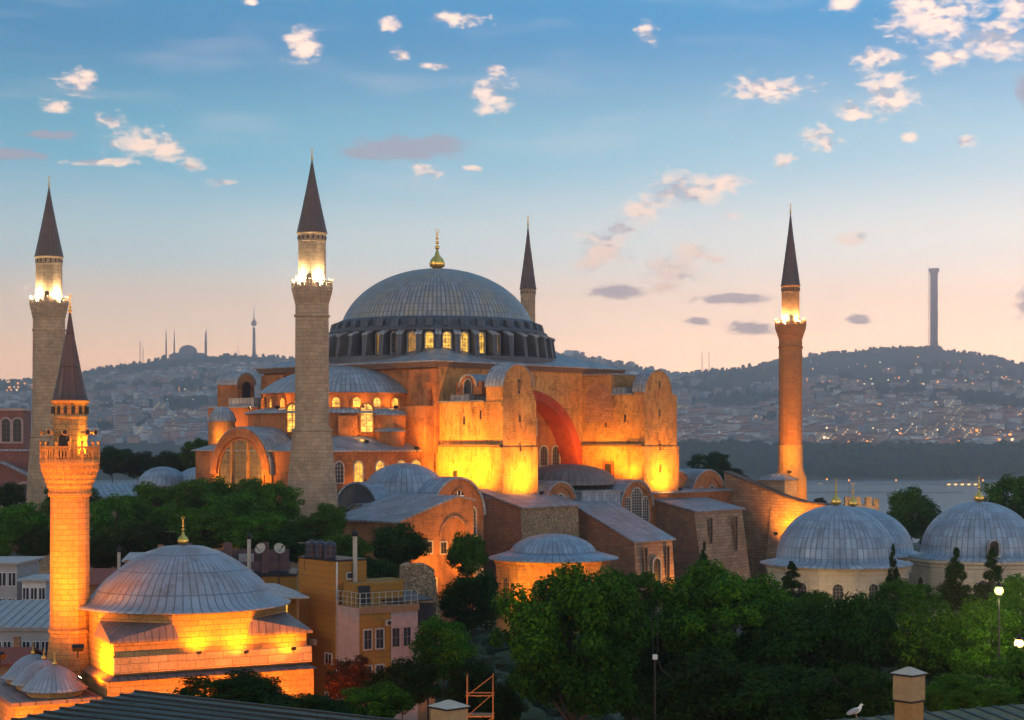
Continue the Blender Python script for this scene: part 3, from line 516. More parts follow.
# ---- floodlights on the mosque
def hl(p, q, pw, label, cone=120, **k): return flood(H(*p), H(*q), pw, label, cone, **k)
hl((-27.5, -24.5, 18.6), (-21.5, -25.5, 24), 7500, 'floodlight at the foot of the left ochre buttress flank, under the dark slot window')
hl((-27.0, -31.0, 19.2), (-21.5, -31.0, 24), 7000, 'floodlight behind the vaulted lead roof beside the left buttress flank')
hl((-17.6, -39.6, 18.0), (-17.6, -35.2, 22.5), 6500, 'floodlight on the lead roof under the round headed front of the left buttress')
hl((-2.5, -23.0, 21.6), (2.0, -17.8, 24), 700, 'floodlight on the brown gallery dome below the two arched tympanum windows', 140)
hl((9.5, -24.5, 20.6), (12.5, -20.5, 27), 850, 'floodlight on the gallery roof washing the red arch soffit')
hl((9.0, -28.5, 21.0), (14.1, -27.2, 25), 5500, 'floodlight on the gallery roof before the doorway in the right buttress flank', lens=lampw)
hl((10.5, -33.5, 19.2), (14.1, -32.0, 24), 3500, 'floodlight between the right lunette and the right buttress flank')
hl((18.4, -39.4, 17.8), (18.4, -35.2, 21.5), 6500, 'floodlight on the sloping roof under the round headed front of the right buttress')
hl((-46.5, -5.5, 18.5), (-43.3, -4.5, 23), 1500, 'floodlight right of the great arched window of the west gable')
hl((-46.5, 6.5, 18.0), (-43.4, 5.0, 22), 900, 'floodlight left of the great arched window of the west gable')
hl((-41.2, 9.3, 25.2), (-38.5, 11.5, 28), 500, 'floodlight beside the small round turret with the lead cap', 130)
hl((-35.0, 18.5, 24.8), (-29.0, 19.5, 29), 1400, 'floodlight below the barrel roofed turret at the far west pier', 130)
hl((-41, -45.0, 24.8), (-33.5, -14.5, 25), 0.001, 'x') if 0 else None
hl((-27.5, -22.6, 24.8), (-23.4, -21.2, 30), 1300, 'floodlight on the west roof corner under the tall flat pilaster', 140)
hl((-33, -17.0, 25.8), (-31.5, -12.0, 29.0), 600, 'floodlight on the west roof below the tall lit apse window', 150)
for i, (a, t) in enumerate(((150, 'nearest the far barrel roofed turret'), (185, 'left of the front minaret'), (212, 'hidden behind the front minaret shaft'), (236, 'right of the front minaret shaft'), (256, 'nearest the flat pilaster'))):
    a = R(a); r0 = 16.2; flood(H(cx[0]+r0*math.cos(a), r0*math.sin(a), 31.3), H(cx[0]+13.9*math.cos(a), 13.9*math.sin(a), 32.6), 260, 'small floodlight on the ledge under the half dome, '+t, 150, grp='ledge lights under the half dome')
hl((-52.5, -50.5, 6.0), (-46, -47, 12), 2400, 'floodlight low before the orange gabled block with small square windows')
hl((-43.0, -50.5, 7.0), (-42, -47, 12), 1700, 'floodlight low right of the small square windows of the orange gabled block')
hl((-35.4, -43.2, 12.2), (-35.6, -39.4, 17), 700, 'floodlight on the roof before the vault with the cross barred window')
hl((33.0, -49, 10.0), (38, -50, 13), 4200, 'floodlight low beside the long brick wall near the right minaret')
hl((3.0, -56, 3.0), (-2, -50, 7), 900, 'floodlight at the garden foot of the middle sloped buttress')
hl((-40.5, -22.6, 17.5), (-36, -20.2, 21), 350, 'floodlight at the foot of the row of small arched windows')
hl((-30, -22.6, 17.5), (-30, -20.2, 21.5), 450, 'floodlight right of the row of small arched windows')
# ================================================================ MINARETS
def minaret(name, label, loc, prof, bal_r, bal_z, rail_h, up, cone, mat, mat_up, n=16, lamps=None, lamp_pw=900, fs=.55, speakers=False, ornate=False, rot=0., rings=()):
    """prof: (r,z) of base and shaft up to the balcony slab; up = (r, z1); cone = (r, z_tip)"""
    t = thing(name, label, 'minaret', loc, rot)
    mb = MB(); mb.lathe_m(prof, n, mat=0); sh = mb.build('shaft', [mat], t)
    if rings:
        for r, z in rings: mb = MB(); mb.lathe_m([(r, z-.2), (r+.16, z-.12), (r+.16, z+.12), (r, z+.2)], n); mb.build('shaft_ring', [mat], sh)
    r0 = prof[-1][0]; mb = MB(); k = 5; st = [(r0-.05, bal_z-2.6)]
    for i in range(k): rr = r0+(bal_r-r0)*(i+1)/k; z = bal_z-2.2+2.0*i/k; st += [(rr-.06, z), (rr, z+.12), (rr, z+.34)]
    st += [(bal_r+.08, bal_z-.1), (bal_r+.08, bal_z+.08), (0.1, bal_z+.08)]; mb.lathe_m(st, n)
    for i in range(n*2):
        a = 2*PI*i/(n*2); c, s = math.cos(a), math.sin(a); rm = (r0+bal_r)/2
        mb.tube((r0*c, r0*s, bal_z-2.0), ((bal_r-.05)*c, (bal_r-.05)*s, bal_z-.3), .1, n=4)
    b = mb.build('balcony', [mat], t)
    mb = MB(); ang = [2*PI*i/n for i in range(n)]; cs = [Vector((bal_r*math.cos(a), bal_r*math.sin(a), 0)) for a in ang]
    for i in range(n):
        p, q = cs[i], cs[(i+1) % n]; z0, z1 = bal_z+.08, bal_z+rail_h
        mb.tube(p+ZV*z0, p+ZV*(z1+.18), .08, n=6); mb.ball(p+ZV*(z1+.25), .12, 6)
        d = q-p; nn = Vector((d.y, -d.x, 0)).normalized()*.06
        for za, zb in ((z1-.14, z1), (z0, z0+.12)): mb.hexa([p+nn+ZV*za, q+nn+ZV*za, q-nn+ZV*za, p-nn+ZV*za, p+nn+ZV*zb, q+nn+ZV*zb, q-nn+ZV*zb, p-nn+ZV*zb])
        m = 4 if ornate else 3
        for j in range(m):
            x0, x1 = (j+.08)/m, (j+.92)/m
            if ornate:
                mb.tube(p+d*x0+ZV*z0, p+d*x1+ZV*z1, .045, n=4); mb.tube(p+d*x1+ZV*z0, p+d*x0+ZV*z1, .045, n=4); mb.tube(p+d*x0+ZV*(z0+z1)*.5, p+d*x1+ZV*(z0+z1)*.5, .045, n=4)
            else:
                mb.hexa([p+d*x0+nn*.5+ZV*(z0+.12), p+d*x1+nn*.5+ZV*(z0+.12), p+d*x1-nn*.5+ZV*(z0+.12), p+d*x0-nn*.5+ZV*(z0+.12), p+d*x0+nn*.5+ZV*(z1-.25), p+d*x1+nn*.5+ZV*(z1-.25), p+d*x1-nn*.5+ZV*(z1-.25), p+d*x0-nn*.5+ZV*(z1-.25)])
    mb.build('railing', [mat], b)
    mb = MB(); ur, uz = up; mb.lathe_m([(ur, bal_z), (ur, uz-1.3), (ur+.06, uz-1.25), (ur+.06, uz-1.1), (ur, uz-1.05), (ur, uz-.35), (ur+.18, uz-.1), (ur+.18, uz)], n)
    for i in range(n):
        a = 2*PI*(i+.5)/n; mb.tube((ur*.995*math.cos(a), ur*.995*math.sin(a), uz-.95), (ur*.995*math.cos(a), ur*.995*math.sin(a), uz-.45), .12, n=6, mat=1)
    u_ = mb.build('upper_shaft', [mat_up, dkwin], t)
    a = R(-95); rr = Vector((-math.sin(a), math.cos(a), 0)); window(u_, ((ur-.02)*math.cos(a), (ur-.02)*math.sin(a), bal_z+.1), rr, .75, 1.9, dkwin, mat_up, grille, .1, .08, 0, 0, name='balcony_door')
    mb = MB(); cr, cz = cone; H_ = cz-uz; mb.lathe([(cr+.1, uz), (cr, uz+.25), (cr*.62, uz+H_*.38), (cr*.3, uz+H_*.7), (.07, cz)], n*2, smooth=True, nu=n, vs=2.4)
    cn = mb.build('cone_roof', [conem], t)
    mb = MB(); z = cz-.1; mb.tube((0, 0, z), (0, 0, z+3.2*fs), .06*fs+.02, n=6)
    for q, rr in ((.5, .34), (1.15, .27), (1.7, .2), (2.2, .15)): mb.ball((0, 0, z+q*fs), rr*fs, 8)
    c = Vector((0, 0, z+3.0*fs))
    for i in range(8):
        a0, a1 = R(120+i*37.5), R(120+(i+1)*37.5); mb.tube(c+Vector((math.cos(a0), 0, math.sin(a0)))*.26*fs, c+Vector((math.cos(a1), 0, math.sin(a1)))*.26*fs, .05*fs, n=5)
    mb.build('finial', [gold], cn)
    for a in lamps or ():
        a = R(a); rl = (ur+bal_r)/2+.15; c = Vector((rl*math.cos(a), rl*math.sin(a), bal_z+.5)); mb = MB(); mb.lathe([(.05, -.3), (.24, -.12), (.3, .1), (.2, .3), (.04, .38)], 10, c, mat=0); mb.tube(c-ZV*.45, c-ZV*.28, .1, n=6, mat=1)
        lm = mb.build('balcony_lamp', [lampw, darkm], b); ld = bpy.data.lights.new('lamp_light', 'POINT'); ld.energy = lamp_pw; ld.color = (1, .72, .38); ld.shadow_soft_size = .25
        lo = bpy.data.objects.new('lamp_light', ld); col.objects.link(lo); lo.parent = lm; lo.location = c+ZV*.75
    if speakers:
        for a, aim in ((-160, -160), (-120, -120), (-85, -85), (-40, -40), (-15, -20)):
            a = R(a); c = Vector(((ur+.12)*math.cos(a), (ur+.12)*math.sin(a), bal_z+2.1)); d = Vector((math.cos(R(aim)), math.sin(R(aim)), 0)); mb = MB()
            mb.tube(c, c+d*.25, .08, .1, 8); mb.tube(c+d*.25, c+d*.7, .07, .22, 14); mb.tube(c+d*.7, c+d*.73, .23, .24, 14); mb.tube(c+d*.735, c+d*.74, .17, .17, 12, mat=1); mb.tube(c-ZV*.5, c+ZV*.1, .03, n=5); mb.build('loudspeaker', [tan, darkm], t)
    return t
Ym = 240; k = Ym/F
minaret('minaret', 'tall grey stone minaret with flared base standing before the half dome', ((312-512)*k, Ym, 0),
        [(4.2, 0), (4.0, 15.3), (3.85, 15.5), (2.75, 27.2), (2.6, 27.5), (2.42, 28), (2.35, 45.0)], 2.85, 47.4, .95, (1.95, 55.2), (2.1, 65.5), stone, stone, lamps=(-125, -55, 60, 180), lamp_pw=3200, rings=((2.75, 27.4), (2.4, 43.5), (4.0, 15.4)))
Ym = 271; k = Ym/F
minaret('minaret', 'grey stone minaret with blazing balcony at the far left, behind the orange lit one', ((49-512)*k, Ym, 0),
        [(3.9, 0), (3.7, 14), (2.9, 26), (2.62, 27), (2.5, 45.2)], 2.95, 47.6, .95, (2.05, 55.2), (2.2, 66.3), stone, stone, lamps=(-130, -50, 60, 180), lamp_pw=3200, rings=((2.75, 26.6), (2.5, 43.5)), rot=.2)
Ym = 305; k = Ym/F
m3 = minaret('minaret', 'slim red brick minaret glowing gold at its foot, beyond the long brick wall', ((790.5-512)*k, Ym, 0),
        [(2.15, 25.0), (2.1, 25.1), (2.1, 44.0)], 2.75, 46.4, 1.0, (1.6, 53.7), (1.7, 66.6), brickred, brickred, lamps=(-125, -60, 60, 180), lamp_pw=2200, rings=((2.1, 42.6),), fs=.6)
mb = MB(); c, s = math.cos(HR), math.sin(HR)
def rp(x, y, z): return (x*c-y*s, x*s+y*c, z)
mb.hexa([rp(-5.6, -2.4, 0), rp(-1.6, -2.4, 0), rp(-1.6, 3.4, 0), rp(-5.6, 3.4, 0), rp(-5.6, -2.4, 18.9), rp(-1.6, -2.4, 18.9), rp(-1.6, 3.4, 18.9), rp(-5.6, 3.4, 18.9)], 0)
mb.hexa([rp(-6, -2.8, 18.9), rp(-1.3, -2.8, 18.9), rp(-1.3, 3.8, 18.9), rp(-6, 3.8, 18.9), rp(-4.2, -.6, 20.0), rp(-1.4, -.6, 20.0), rp(-1.4, 1.2, 20.0), rp(-4.2, 1.2, 20.0)], 1)
mb.build('base_block', [stone, leadm], m3)
mb = MB(); mb.lathe_m([(3.0, 0), (2.95, 17), (2.85, 19.2), (2.3, 20.7), (2.2, 21.2), (2.18, 25.15), (2.08, 25.2)], 16); mb.build('stone_foot', [mosq], m3)
Ym = 345; k = Ym/F
minaret('minaret', 'thin stone minaret rising from behind the great dome', ((528-512)*k, Ym, 0),
        [(2.4, 0), (2.2, 20), (1.9, 22), (1.85, 42)], 2.4, 45, .9, (1.5, 56.6), (1.68, 69.4), stone, stone, rot=.1, fs=.7)
flood(((790-512)*.1794+2.5, 290, 16), ((790-512)*.1794, 305, 40), 3000, 'narrow floodlight sending its beam up the red brick minaret', 50, colr=(1, .42, .08))
flood(((790-512)*.1794-1.5, 296.5, 20.5), ((790-512)*.1794, 303, 26), 2600, 'floodlight on the block roof at the foot of the red brick minaret', 120, colr=(1, .36, .02))
flood(((790-512)*.1794+5.5, 297, 14), ((790-512)*.1794+1.5, 303, 20), 1500, 'floodlight right of the square foot of the red brick minaret', 120, colr=(1, .36, .02))
# near minaret of the small mosque
Ym = 120; k = Ym/F
minaret('minaret', 'short orange lit minaret with fretted balcony and loudspeakers beside the small near mosque', ((70-512)*k, Ym, 0),
        [(1.75, 0), (1.75, 9.5), (1.4, 12.5), (1.36, 22.3)], 2.02, 24.45, 1.12, (1.2, 28.8), (1.17, 35.0), mosq, mosq, n=14, speakers=True, ornate=True, fs=.42, rings=((1.38, 22.2), (1.38, 12.6)))
fx = (70-512)*k
for (dx, dy, z, tz, pw, l) in ((-2.2, -9, 12, 19, 5200, 'floodlight low left before the short orange minaret'), (2.6, -8, 12.4, 23, 4200, 'floodlight low right before the short orange minaret'), (-6.5, -3, 13, 24, 2200, 'floodlight far left of the short orange minaret')):
    flood((fx+dx, Ym+dy, z), (fx, Ym, tz), pw*.95, l, 75, colr=(1, .24, .0), grp='floodlights around the small near mosque')
a = R(-25); flood((fx+1.65*math.cos(a), Ym+1.65*math.sin(a), 24.9), (fx, Ym, 27.5), 700, 'small floodlight on the fretted minaret balcony', 150, grp='floodlights around the small near mosque')

# ================================================================ SMALL NEAR MOSQUE
FM = Vector((-23.8, 123, 0)); FR = R(28); fm = thing('small_mosque', 'small square near mosque with ribbed grey dome and bright orange lit stone walls', 'mosque', FM, FR)
def FW(x, y, z): return FM+Vector((x*math.cos(FR)-y*math.sin(FR), x*math.sin(FR)+y*math.cos(FR), z))
h = 6.85; t_ = h*math.tan(PI/8)
def oct_(r, z): return [(r*x, r*y, z) for x, y in ((1, -.4142), (1, .4142), (.4142, 1), (-.4142, 1), (-1, .4142), (-1, -.4142), (-.4142, -1), (.4142, -1))]
mb = MB(); mb.box(-h, h, -h, h, 10.1, 12.5); mb.loft(oct_(h-.02, 12.5), oct_(h-.02, 14.2)); uw = mb.build('upper_wall', [mosq], fm)
mb = MB(); mb.box(-h-.05, h+.3, -h-.3, -h+.2, 10.35, 11.45); mb.box(h-.2, h+.3, -h+.2, h, 10.35, 11.45); mb.build('grey_stone_band', [stone], uw)
for sx in (-1, 1):
    for sy in (-1, 1):
        mb = MB(); A = (sx*h*1.03, sy*h*.36, 12.55); B = (sx*h*.36, sy*h*1.03, 12.55); C = (sx*h*1.05, sy*h*1.05, 12.55)
        E = (sx*h*.99, sy*h*.40, 13.55); G = (sx*h*.40, sy*h*.99, 13.55)
        a2 = (sx*h*.78, sy*h*.78, 13.25)
        mb.add([A, C, B, G, E, (A[0], A[1], 12.38), (C[0], C[1], 12.38), (B[0], B[1], 12.38)], [(0, 1, 4), (1, 2, 3), (1, 3, 4), (5, 6, 1, 0), (6, 7, 2, 1)], 0, uvs=(2, .7)); mb.build('corner_roof', [leadbrown], fm)
mb = MB(); mb.lathe([(7.7, 14.15), (7.75, 14.25), (7.2, 14.36), (6.75, 14.58), (6.4, 14.92), (6.05, 15.4), (5.5, 16.0), (4.75, 16.6), (3.8, 17.3), (2.7, 17.9), (1.5, 18.3), (.05, 18.45)], 72, nu=72, vs=2.1, rot=.05)
fd = mb.build('ribbed_dome', [leadfir], fm)
mb = MB(); finial(mb, (0, 0, 18.4), .4); mb.build('finial', [gold], fd)
mb = MB(); mb.box(-h-.4, h+.4, -h-.4, h+.4, 0, 9.95); lw = mb.build('lower_wall', [mosq], fm)
mb = MB(); g = h+.65; mb.loft([(-g, -g, 9.9), (g, -g, 9.9), (g, g, 9.9), (-g, g, 9.9)], [(-h, -h, 10.2), (h, -h, 10.2), (h, h, 10.2), (-h, h, 10.2)], 0, uvs=(1.5, .5)); mb.build('ledge_roof', [leadbrown], lw)
for x in (-4, 4): window(lw, (x, -h-.4, 4.5), S_, 1.3, 2.6, glowdim, mosq, grille, .2, .12, 2, 3)
# portico with three small domes
mb = MB(); mb.box(-h-6.4, -h-.75, -h+.4, h, 0, 8.6); mb.box(-h-6.7, -h-.76, -h+.1, h+.3, 8.6, 8.85, 1); po = mb.build('portico', [mosq, leadbrown], fm)
for i, y in enumerate((-h+2.7, -h+6.0, -h+9.3)):
    mb = MB(); c = (-h-3.3, y, 0); mb.lathe_m([(1.85, 8.8), (1.85, 9.25)], 8, c, 1, rot=.39); mb.lathe([(2.15, 9.2), (2.2, 9.28), (1.9, 9.5), (1.6, 9.85), (1.25, 10.25), (.8, 10.6), (.35, 10.8), (.03, 10.86)], 36, c, nu=36, vs=3.2); d = mb.build('small_dome', [leadfir, mosq], po)
    mb = MB(); finial(mb, (c[0], c[1], 10.82), .17); mb.build('finial', [gold], d)
def fl(p, q, pw, l, cone=125, lens=None): flood(FW(*p), FW(*q), pw*1.6, l, cone, colr=(1, .23, .0), grp='floodlights around the small near mosque', size=.12, lens=lens, sc=.45)
fl((-1.3, -h-1.0, 11.6), (-1.0, -h+.2, 13.3), 250, 'floodlight on the ledge before the middle of the small mosque wall', 160)
fl((1.9, -h-1.4, 11.5), (1.5, -h, 13.2), 330, 'floodlight on the ledge right of the middle of the small mosque wall', 160)
fl((5.4, -h-1.3, 11.5), (5.2, -h, 12.2), 150, 'floodlight at the right end of the small mosque ledge', 150)
fl((-h-1.8, -4.9, 10.0), (-h, -4.9, 12.0), 1900, 'floodlight between the porch domes and the small mosque side wall', 150, lampw)
fl((-h-1.3, .5, 11.35), (-h, .5, 12.8), 600, 'floodlight behind the porch domes of the small mosque', 150)
fl((-2, -h-7, 3.0), (-2, -h-.75, 7.5), 2600, 'floodlight in the garden before the small mosque wall')
fl((5, -h-7, 3.0), (5, -h-.75, 7.5), 2600, 'floodlight in the garden right of the small mosque wall')
fl((-h-8.0, -h-1.6, 4), (-h-5, -h+.4, 7.5), 2400, 'floodlight low before the porch with three small domes', 120)
fl((-h-1.9, -h+4.4, 9.15), (-h-3.1, -h+6, 10.6), 420, 'floodlight on the porch roof right of the middle small dome', 150, lampw)
fl((-h-1.9, -h+7.6, 9.15), (-h-3.1, -h+9.3, 10.6), 420, 'floodlight on the porch roof right of the farthest small dome', 150, lampw)

# ================================================================ TOMBS AND THE DOMED FONT HOUSE
def tomb(label, px, Y, r, zb, za, wr, fl_r, sides, wins, cdir, dome_mat=leadblue, fs=.62, skirt=None, rot=0., wall=pale, name='domed_tomb'):
    t = thing(name, label, 'tomb' if name == 'domed_tomb' else 'building', ((px-512)/F*Y, Y, 0), 0.)
    mb = MB(); ze = zb-.55; mb.lathe_m([(wr, 0), (wr, ze-.9), (wr+.15, ze-.8), (wr+.15, ze-.5), (wr+.4, ze-.3), (wr+.4, ze)], sides, rot=rot); wl = mb.build('wall', [wall], t)
    mb = MB(); pr = [(fl_r-.05, ze-.1), (fl_r, ze+.05)]
    if skirt: pr += [(r+1.2, ze+.55), (r+.2, ze+.85)]
    else: pr += [(r+.15, zb-.15), (r+.05, zb)]
    for i in range(15): a = PI/2*i/14; pr.append((r*math.cos(a), zb+(za-zb)*math.sin(a)))
    pr[-1] = (.04, za); mb.lathe(pr, 80, nu=round(r*9), vs=1.25); dm = mb.build('dome', [dome_mat], t)
    mb = MB(); finial(mb, (0, 0, za-.06), fs); mb.build('finial', [gold], dm)
    for k in range(sides):
        a = 2*PI*(k+.5)/sides+rot
        if math.sin(a) > .25: continue
        ap = wr*math.cos(PI/sides); rr = Vector((-math.sin(a), math.cos(a), 0)); base = Vector((ap*math.cos(a), ap*math.sin(a), 0))
        for du, z, w_, hh in wins: window(wl, base+rr*du+ZV*z, rr, w_, hh, glassd, wall, grille, .22, .16, 2, 5)
    return t, dm
tomb('nearest of the grey domed tombs by the long brick wall, its dome patchy', 836, 200, 6.95, 12.1, 18.35, 8.1, 8.9, 12, [(0, 7.3, 1.15, 2.4)], 0, rot=.1)
tomb('domed tomb mostly hidden directly behind the patched grey dome', 853, 226, 7.8, 11.5, 17.2, 8.3, 9.0, 12, [(0, 6.5, 1.1, 2.4)], 0, rot=.2)
t3, d3 = tomb('domed tomb with an arched dormer, beside the street lamp trees', 979, 205, 6.9, 12.4, 18.6, 8.2, 8.1, 12, [(0, 7.3, 1.15, 2.4)], 0, rot=.05)
window(d3, (-.3, -7.1, 12.55), S_, 1.1, 1.7, dkwin, leadm, grille, .22, .5, 0, 0, name='dormer')
tb, db = tomb('low blue grey domed building with orange lit walls and a wide lead skirt roof', 553, 225, 5.7, 11.0, 13.6, 7.6, 8.7, 8, [(0, 4.3, 1.7, 3.8)], 0, skirt=True, rot=.12, wall=ochre, fs=.001, name='font_house')
for (x, y, l, pw) in ((-6.2, -10.5, 'left of the arched window', 1500), (-1.0, -12, 'under the middle', 900), (6, -10.5, 'at the right', 900)):
    flood(((553-512)/F*225+x, 225+y, 4.5), ((553-512)/F*225+x*.55, 225-5, 8.5), pw, 'floodlight below the low skirt roofed building, '+l, 125)
flood(((836-512)/F*200-3, 186, 6), ((836-512)/F*200-3, 192, 10), 260, 'dim floodlight in the trees before the patched dome tomb', 130, colr=(1, .66, .3))

# ================================================================ HOUSES AND ROOFS NEAR BY
def bldg(name, label, corner, ang, cat='house', group=None): return thing(name, label, cat, corner, R(ang), group)
# local x: to the right and away, local y: to the left and away, origin = nearest corner
hz = P(336, 562, 150); b = bldg('mustard_house', 'mustard clad tall house carrying dark water tanks, in front of the trees', (hz.x, 150, 0), 38)
mb = MB(); mb.box(0, 3.2, 0, 6.4, 0, hz.z); mb.box(.0, .16, -.04, .0, 0, hz.z+.1, 1); mb.box(-.05, 3.25, -.05, 6.45, hz.z, hz.z+.18, 2); w0 = mb.build('wall', [mustard, whit, darkm], b)
window(w0, (1.5, 0, 13.7), (1, 0, 0), .75, .5, dkwin, whit, grille, .06, .06, 0, 0, arch=False); window(w0, (0, 1.2, 6.1), (0, -1, 0), 1.0, .9, glassd, whit, whit, .12, .08, 1, 0, arch=False); window(w0, (0, 1.2, 2.6), (0, -1, 0), 1.0, .9, glassd, whit, whit, .12, .08, 1, 0, arch=False)
mb = MB(); mb.box(3.2, 7.2, 0, 2.2, 11.6, 13.4); mb.box(3.2, 7.2, 0, 3.2, 11.45, 11.6, 1); mb.build('side_parapet', [mustard, whit], b)
mb = MB(); mb.box(3.2, 7.4, .6, 5.6, 0, 12.0); mb.build('rear_wing', [mustard], b)
c = P(360, 608, 146); b2 = bldg('terrace_house', 'pale pink and mustard house with a railed roof terrace beside the mustard clad house', (c.x, 146, 0), 36)
mb = MB(); mb.box(0, 3.1, 0, 3.8, 0, c.z, 0); mb.box(3.1, 5.9, 0, 3.8, 0, c.z, 1); mb.box(-.03, 0, .1, 3.8, 0, c.z-.05, 1); mb.box(-.06, 6.0, -.1, .0, c.z-.55, c.z+.05, 2); w0 = mb.build('wall', [mustard, pinkw, salm], b2)
for x in (.75, 1.95, 3.6, 4.75): window(w0, (x, 0, 8.0), (1, 0, 0), .72, 1.6, glassd, pinkw if x > 3 else mort, grille, .12, .08, 1, 1, arch=False)
for x in (.75, 1.95, 3.6, 4.75): window(w0, (x, 0, 4.9), (1, 0, 0), .72, 1.6, glassd, pinkw if x > 3 else mort, grille, .12, .08, 1, 1, arch=False)
mb = MB(); n = 9
for i in range(n+1): x = 5.9*i/n; mb.tube((x, .05, c.z), (x, .05, c.z+1.25), .035, n=5)
for i in range(6): y = 3.7*i/5; mb.tube((.03, y, c.z), (.03, y, c.z+1.25), .035, n=5)
for z in (.35, .8, 1.25): mb.tube((0, .05, c.z+z), (5.9, .05, c.z+z), .03, n=5); mb.tube((.03, 0, c.z+z), (.03, 3.7, c.z+z), .03, n=5)
mb.build('terrace_railing', [gridlt], b2)
mb = MB(); mb.box(.6, 5.6, 2.0, 3.8, c.z, c.z+1.9, 0); mb.box(1.0, 2.2, 1.95, 2.0, c.z, c.z+1.7, 1); mb.build('terrace_room', [mustard, glassd], b2)
c = P(401, 629, 150); b3 = bldg('conservatory_house', 'salmon house with arched windows and a glazed roof conservatory beside the rubble ruin', (c.x, 150, 0), 30)
mb = MB(); mb.box(0, 3.4, 0, 5, 0, c.z, 0); mb.box(-.2, 3.6, -.25, 5, c.z, c.z+.2, 1); w0 = mb.build('wall', [salm, pinkw], b3)
for x in (.5, 1.25, 2.05, 2.85): window(w0, (x, 0, 5.0), (1, 0, 0), .42, 2.9, glassd, pinkw, whit, .09, .08, 0, 2)
mb = MB(); z0 = c.z+.2
mb.box(.1, 3.3, .1, 4.6, z0, z0+1.9, 0)
for x in (0, .8, 1.7, 2.6, 3.35): mb.box(x, x+.1, -.0, .09, z0, z0+2.0, 1)
for z in (0, .7, 1.35, 1.9): mb.box(0, 3.45, -.03, .0, z0+z, z0+z+.08, 1)
mb.hexa([(-1.6, -.6, z0+2.25), (2.9, -.6, z0+2.25), (2.9, 4.6, z0+2.7), (-1.6, 4.6, z0+2.7), (-1.6, -.6, z0+2.35), (2.9, -.6, z0+2.35), (2.9, 4.6, z0+2.8), (-1.6, 4.6, z0+2.8)], 2); mb.build('conservatory', [glassd, darkm, darkm], b3)
# tanks, dishes, pipes
for i, (px, l) in enumerate(((312, 'black water tank nearest the satellite dishes'), (322, 'black water tank in the middle of the mustard house roof'), (332, 'black water tank nearest the tall flue pipe'))):
    p = P(px, 561, 153.5); t = thing('water_tank', l, 'water tank', (p.x, 153.5-i*.9, hz.z+.18), 0, 'water tanks on the mustard house'); mb = MB(); mb.lathe([(.0, 0), (.55, 0), (.58, .1), (.58, 1.25), (.5, 1.4), (.2, 1.5), (.18, 1.6), (0, 1.6)], 20, smooth=False); mb.build('tank_body', [bluet], t)
    mb = MB(); mb.lathe([(.6, .45), (.62, .5), (.6, .55)], 20); mb.lathe([(.6, .95), (.62, 1.0), (.6, 1.05)], 20); mb.build('hoop', [darkm], t)
for px, l in ((261, 'white satellite dish on the left of the two on the pink roof posts'), (279, 'white satellite dish nearest the black water tanks')):
    p = P(px, 549, 160); t = thing('satellite_dish', l, 'satellite dish', (p.x, 160, 14.2), R(-20 if px < 270 else 25), 'satellite dishes'); mb = MB(); pr = [(.02, 0), (.2, .03), (.4, .1), (.52, .17), (.54, .19)]; mb.lathe(pr, 24)
    M = Matrix.Translation((0, 0, p.z-14.2)) @ Matrix.Rotation(R(62), 4, 'X'); mb.v = [M @ v for v in mb.v]; mb.build('dish', [gridlt], t)
    mb = MB(); mb.tube((0, 0, -2), (0, 0, p.z-14.2), .06); mb.tube((0, -.1, p.z-14.5), (0, -1.0, p.z-13.9), .03); mb.ball((0, -1.0, p.z-13.9), .1, 8); mb.build('mount', [darkm], t)
for px, py, Y, zb, r, l in ((355, 534, 151, 11.8, .2, 'tall metal flue pipe beside the mustard house parapet'), (249, 537, 158, 12.5, .17, 'thin flue pipe left of the satellite dishes'), (119, 550, 165, 11, .16, 'thin flue pipe behind the small near mosque dome')):
    p = P(px, py, Y); t = thing('flue_pipe', l, 'flue pipe', (p.x, Y, zb)); mb = MB(); mb.tube((0, 0, 0), (0, 0, p.z-zb), r); mb.build('pipe', [gridlt], t); mb = MB(); mb.lathe([(r*1.1, p.z-zb-.2), (r*1.7, p.z-zb), (r*1.7, p.z-zb+.1), (.02, p.z-zb+.35)], 12); mb.build('cowl', [darkm], t)
# flat roofed house behind the dome with pinkish posts, and the awning
c = P(292, 577, 160); t = bldg('flat_roof_house', 'flat roofed mustard house between the near dome and the tall mustard house', (c.x-6.2, 160, 0), 6)
mb = MB(); mb.box(-10, 6.5, 0, 8, 0, c.z, 0); mb.box(-10.1, 6.6, -.1, 8.1, c.z, c.z+.25, 1)
mb.build('wall', [mustard, darkm], t); mb = MB()
for x in (-4, -.3, 3.2): mb.box(x, x+.7, 1.5, 2.2, c.z+.25, c.z+3.1)
mb.box(-5, 6, 1.6, 1.8, c.z+.6, c.z+1.3); mb.box(-5, 5.8, 4, 4.2, c.z+.3, c.z+2.3); mb.build('roof_post', [plain('mauve_render', (.10, .06, .065), .8)], t)
mb = MB(); mb.box(-3.5, -1.2, 1.2, 3, c.z+.25, c.z+1.6); mb.box(1, 2.4, 3, 4.5, c.z+.25, c.z+1.9); mb.build('roof_hut', [greyp], t)
c = P(262, 601, 148); t = bldg('awning_house', 'low house with a white canopy and a lit orange opening behind the near dome', (c.x-1, 148, 0), 12)
mb = MB(); mb.box(0, 4.2, 0, 5, 0, 9.4, 0); mb.box(0, 4.2, 2.6, 5, 9.4, 12, 0); mb.box(2.2, 3.4, 2.52, 2.6, 9.8, 11.6, 1); mb.box(4.05, 4.2, .0, .15, 9.4, 12.2, 2); mb.box(0, 4.3, -.1, .05, 9.4, 9.7, 2); mb.build('wall', [mustard, glow, salm], t)
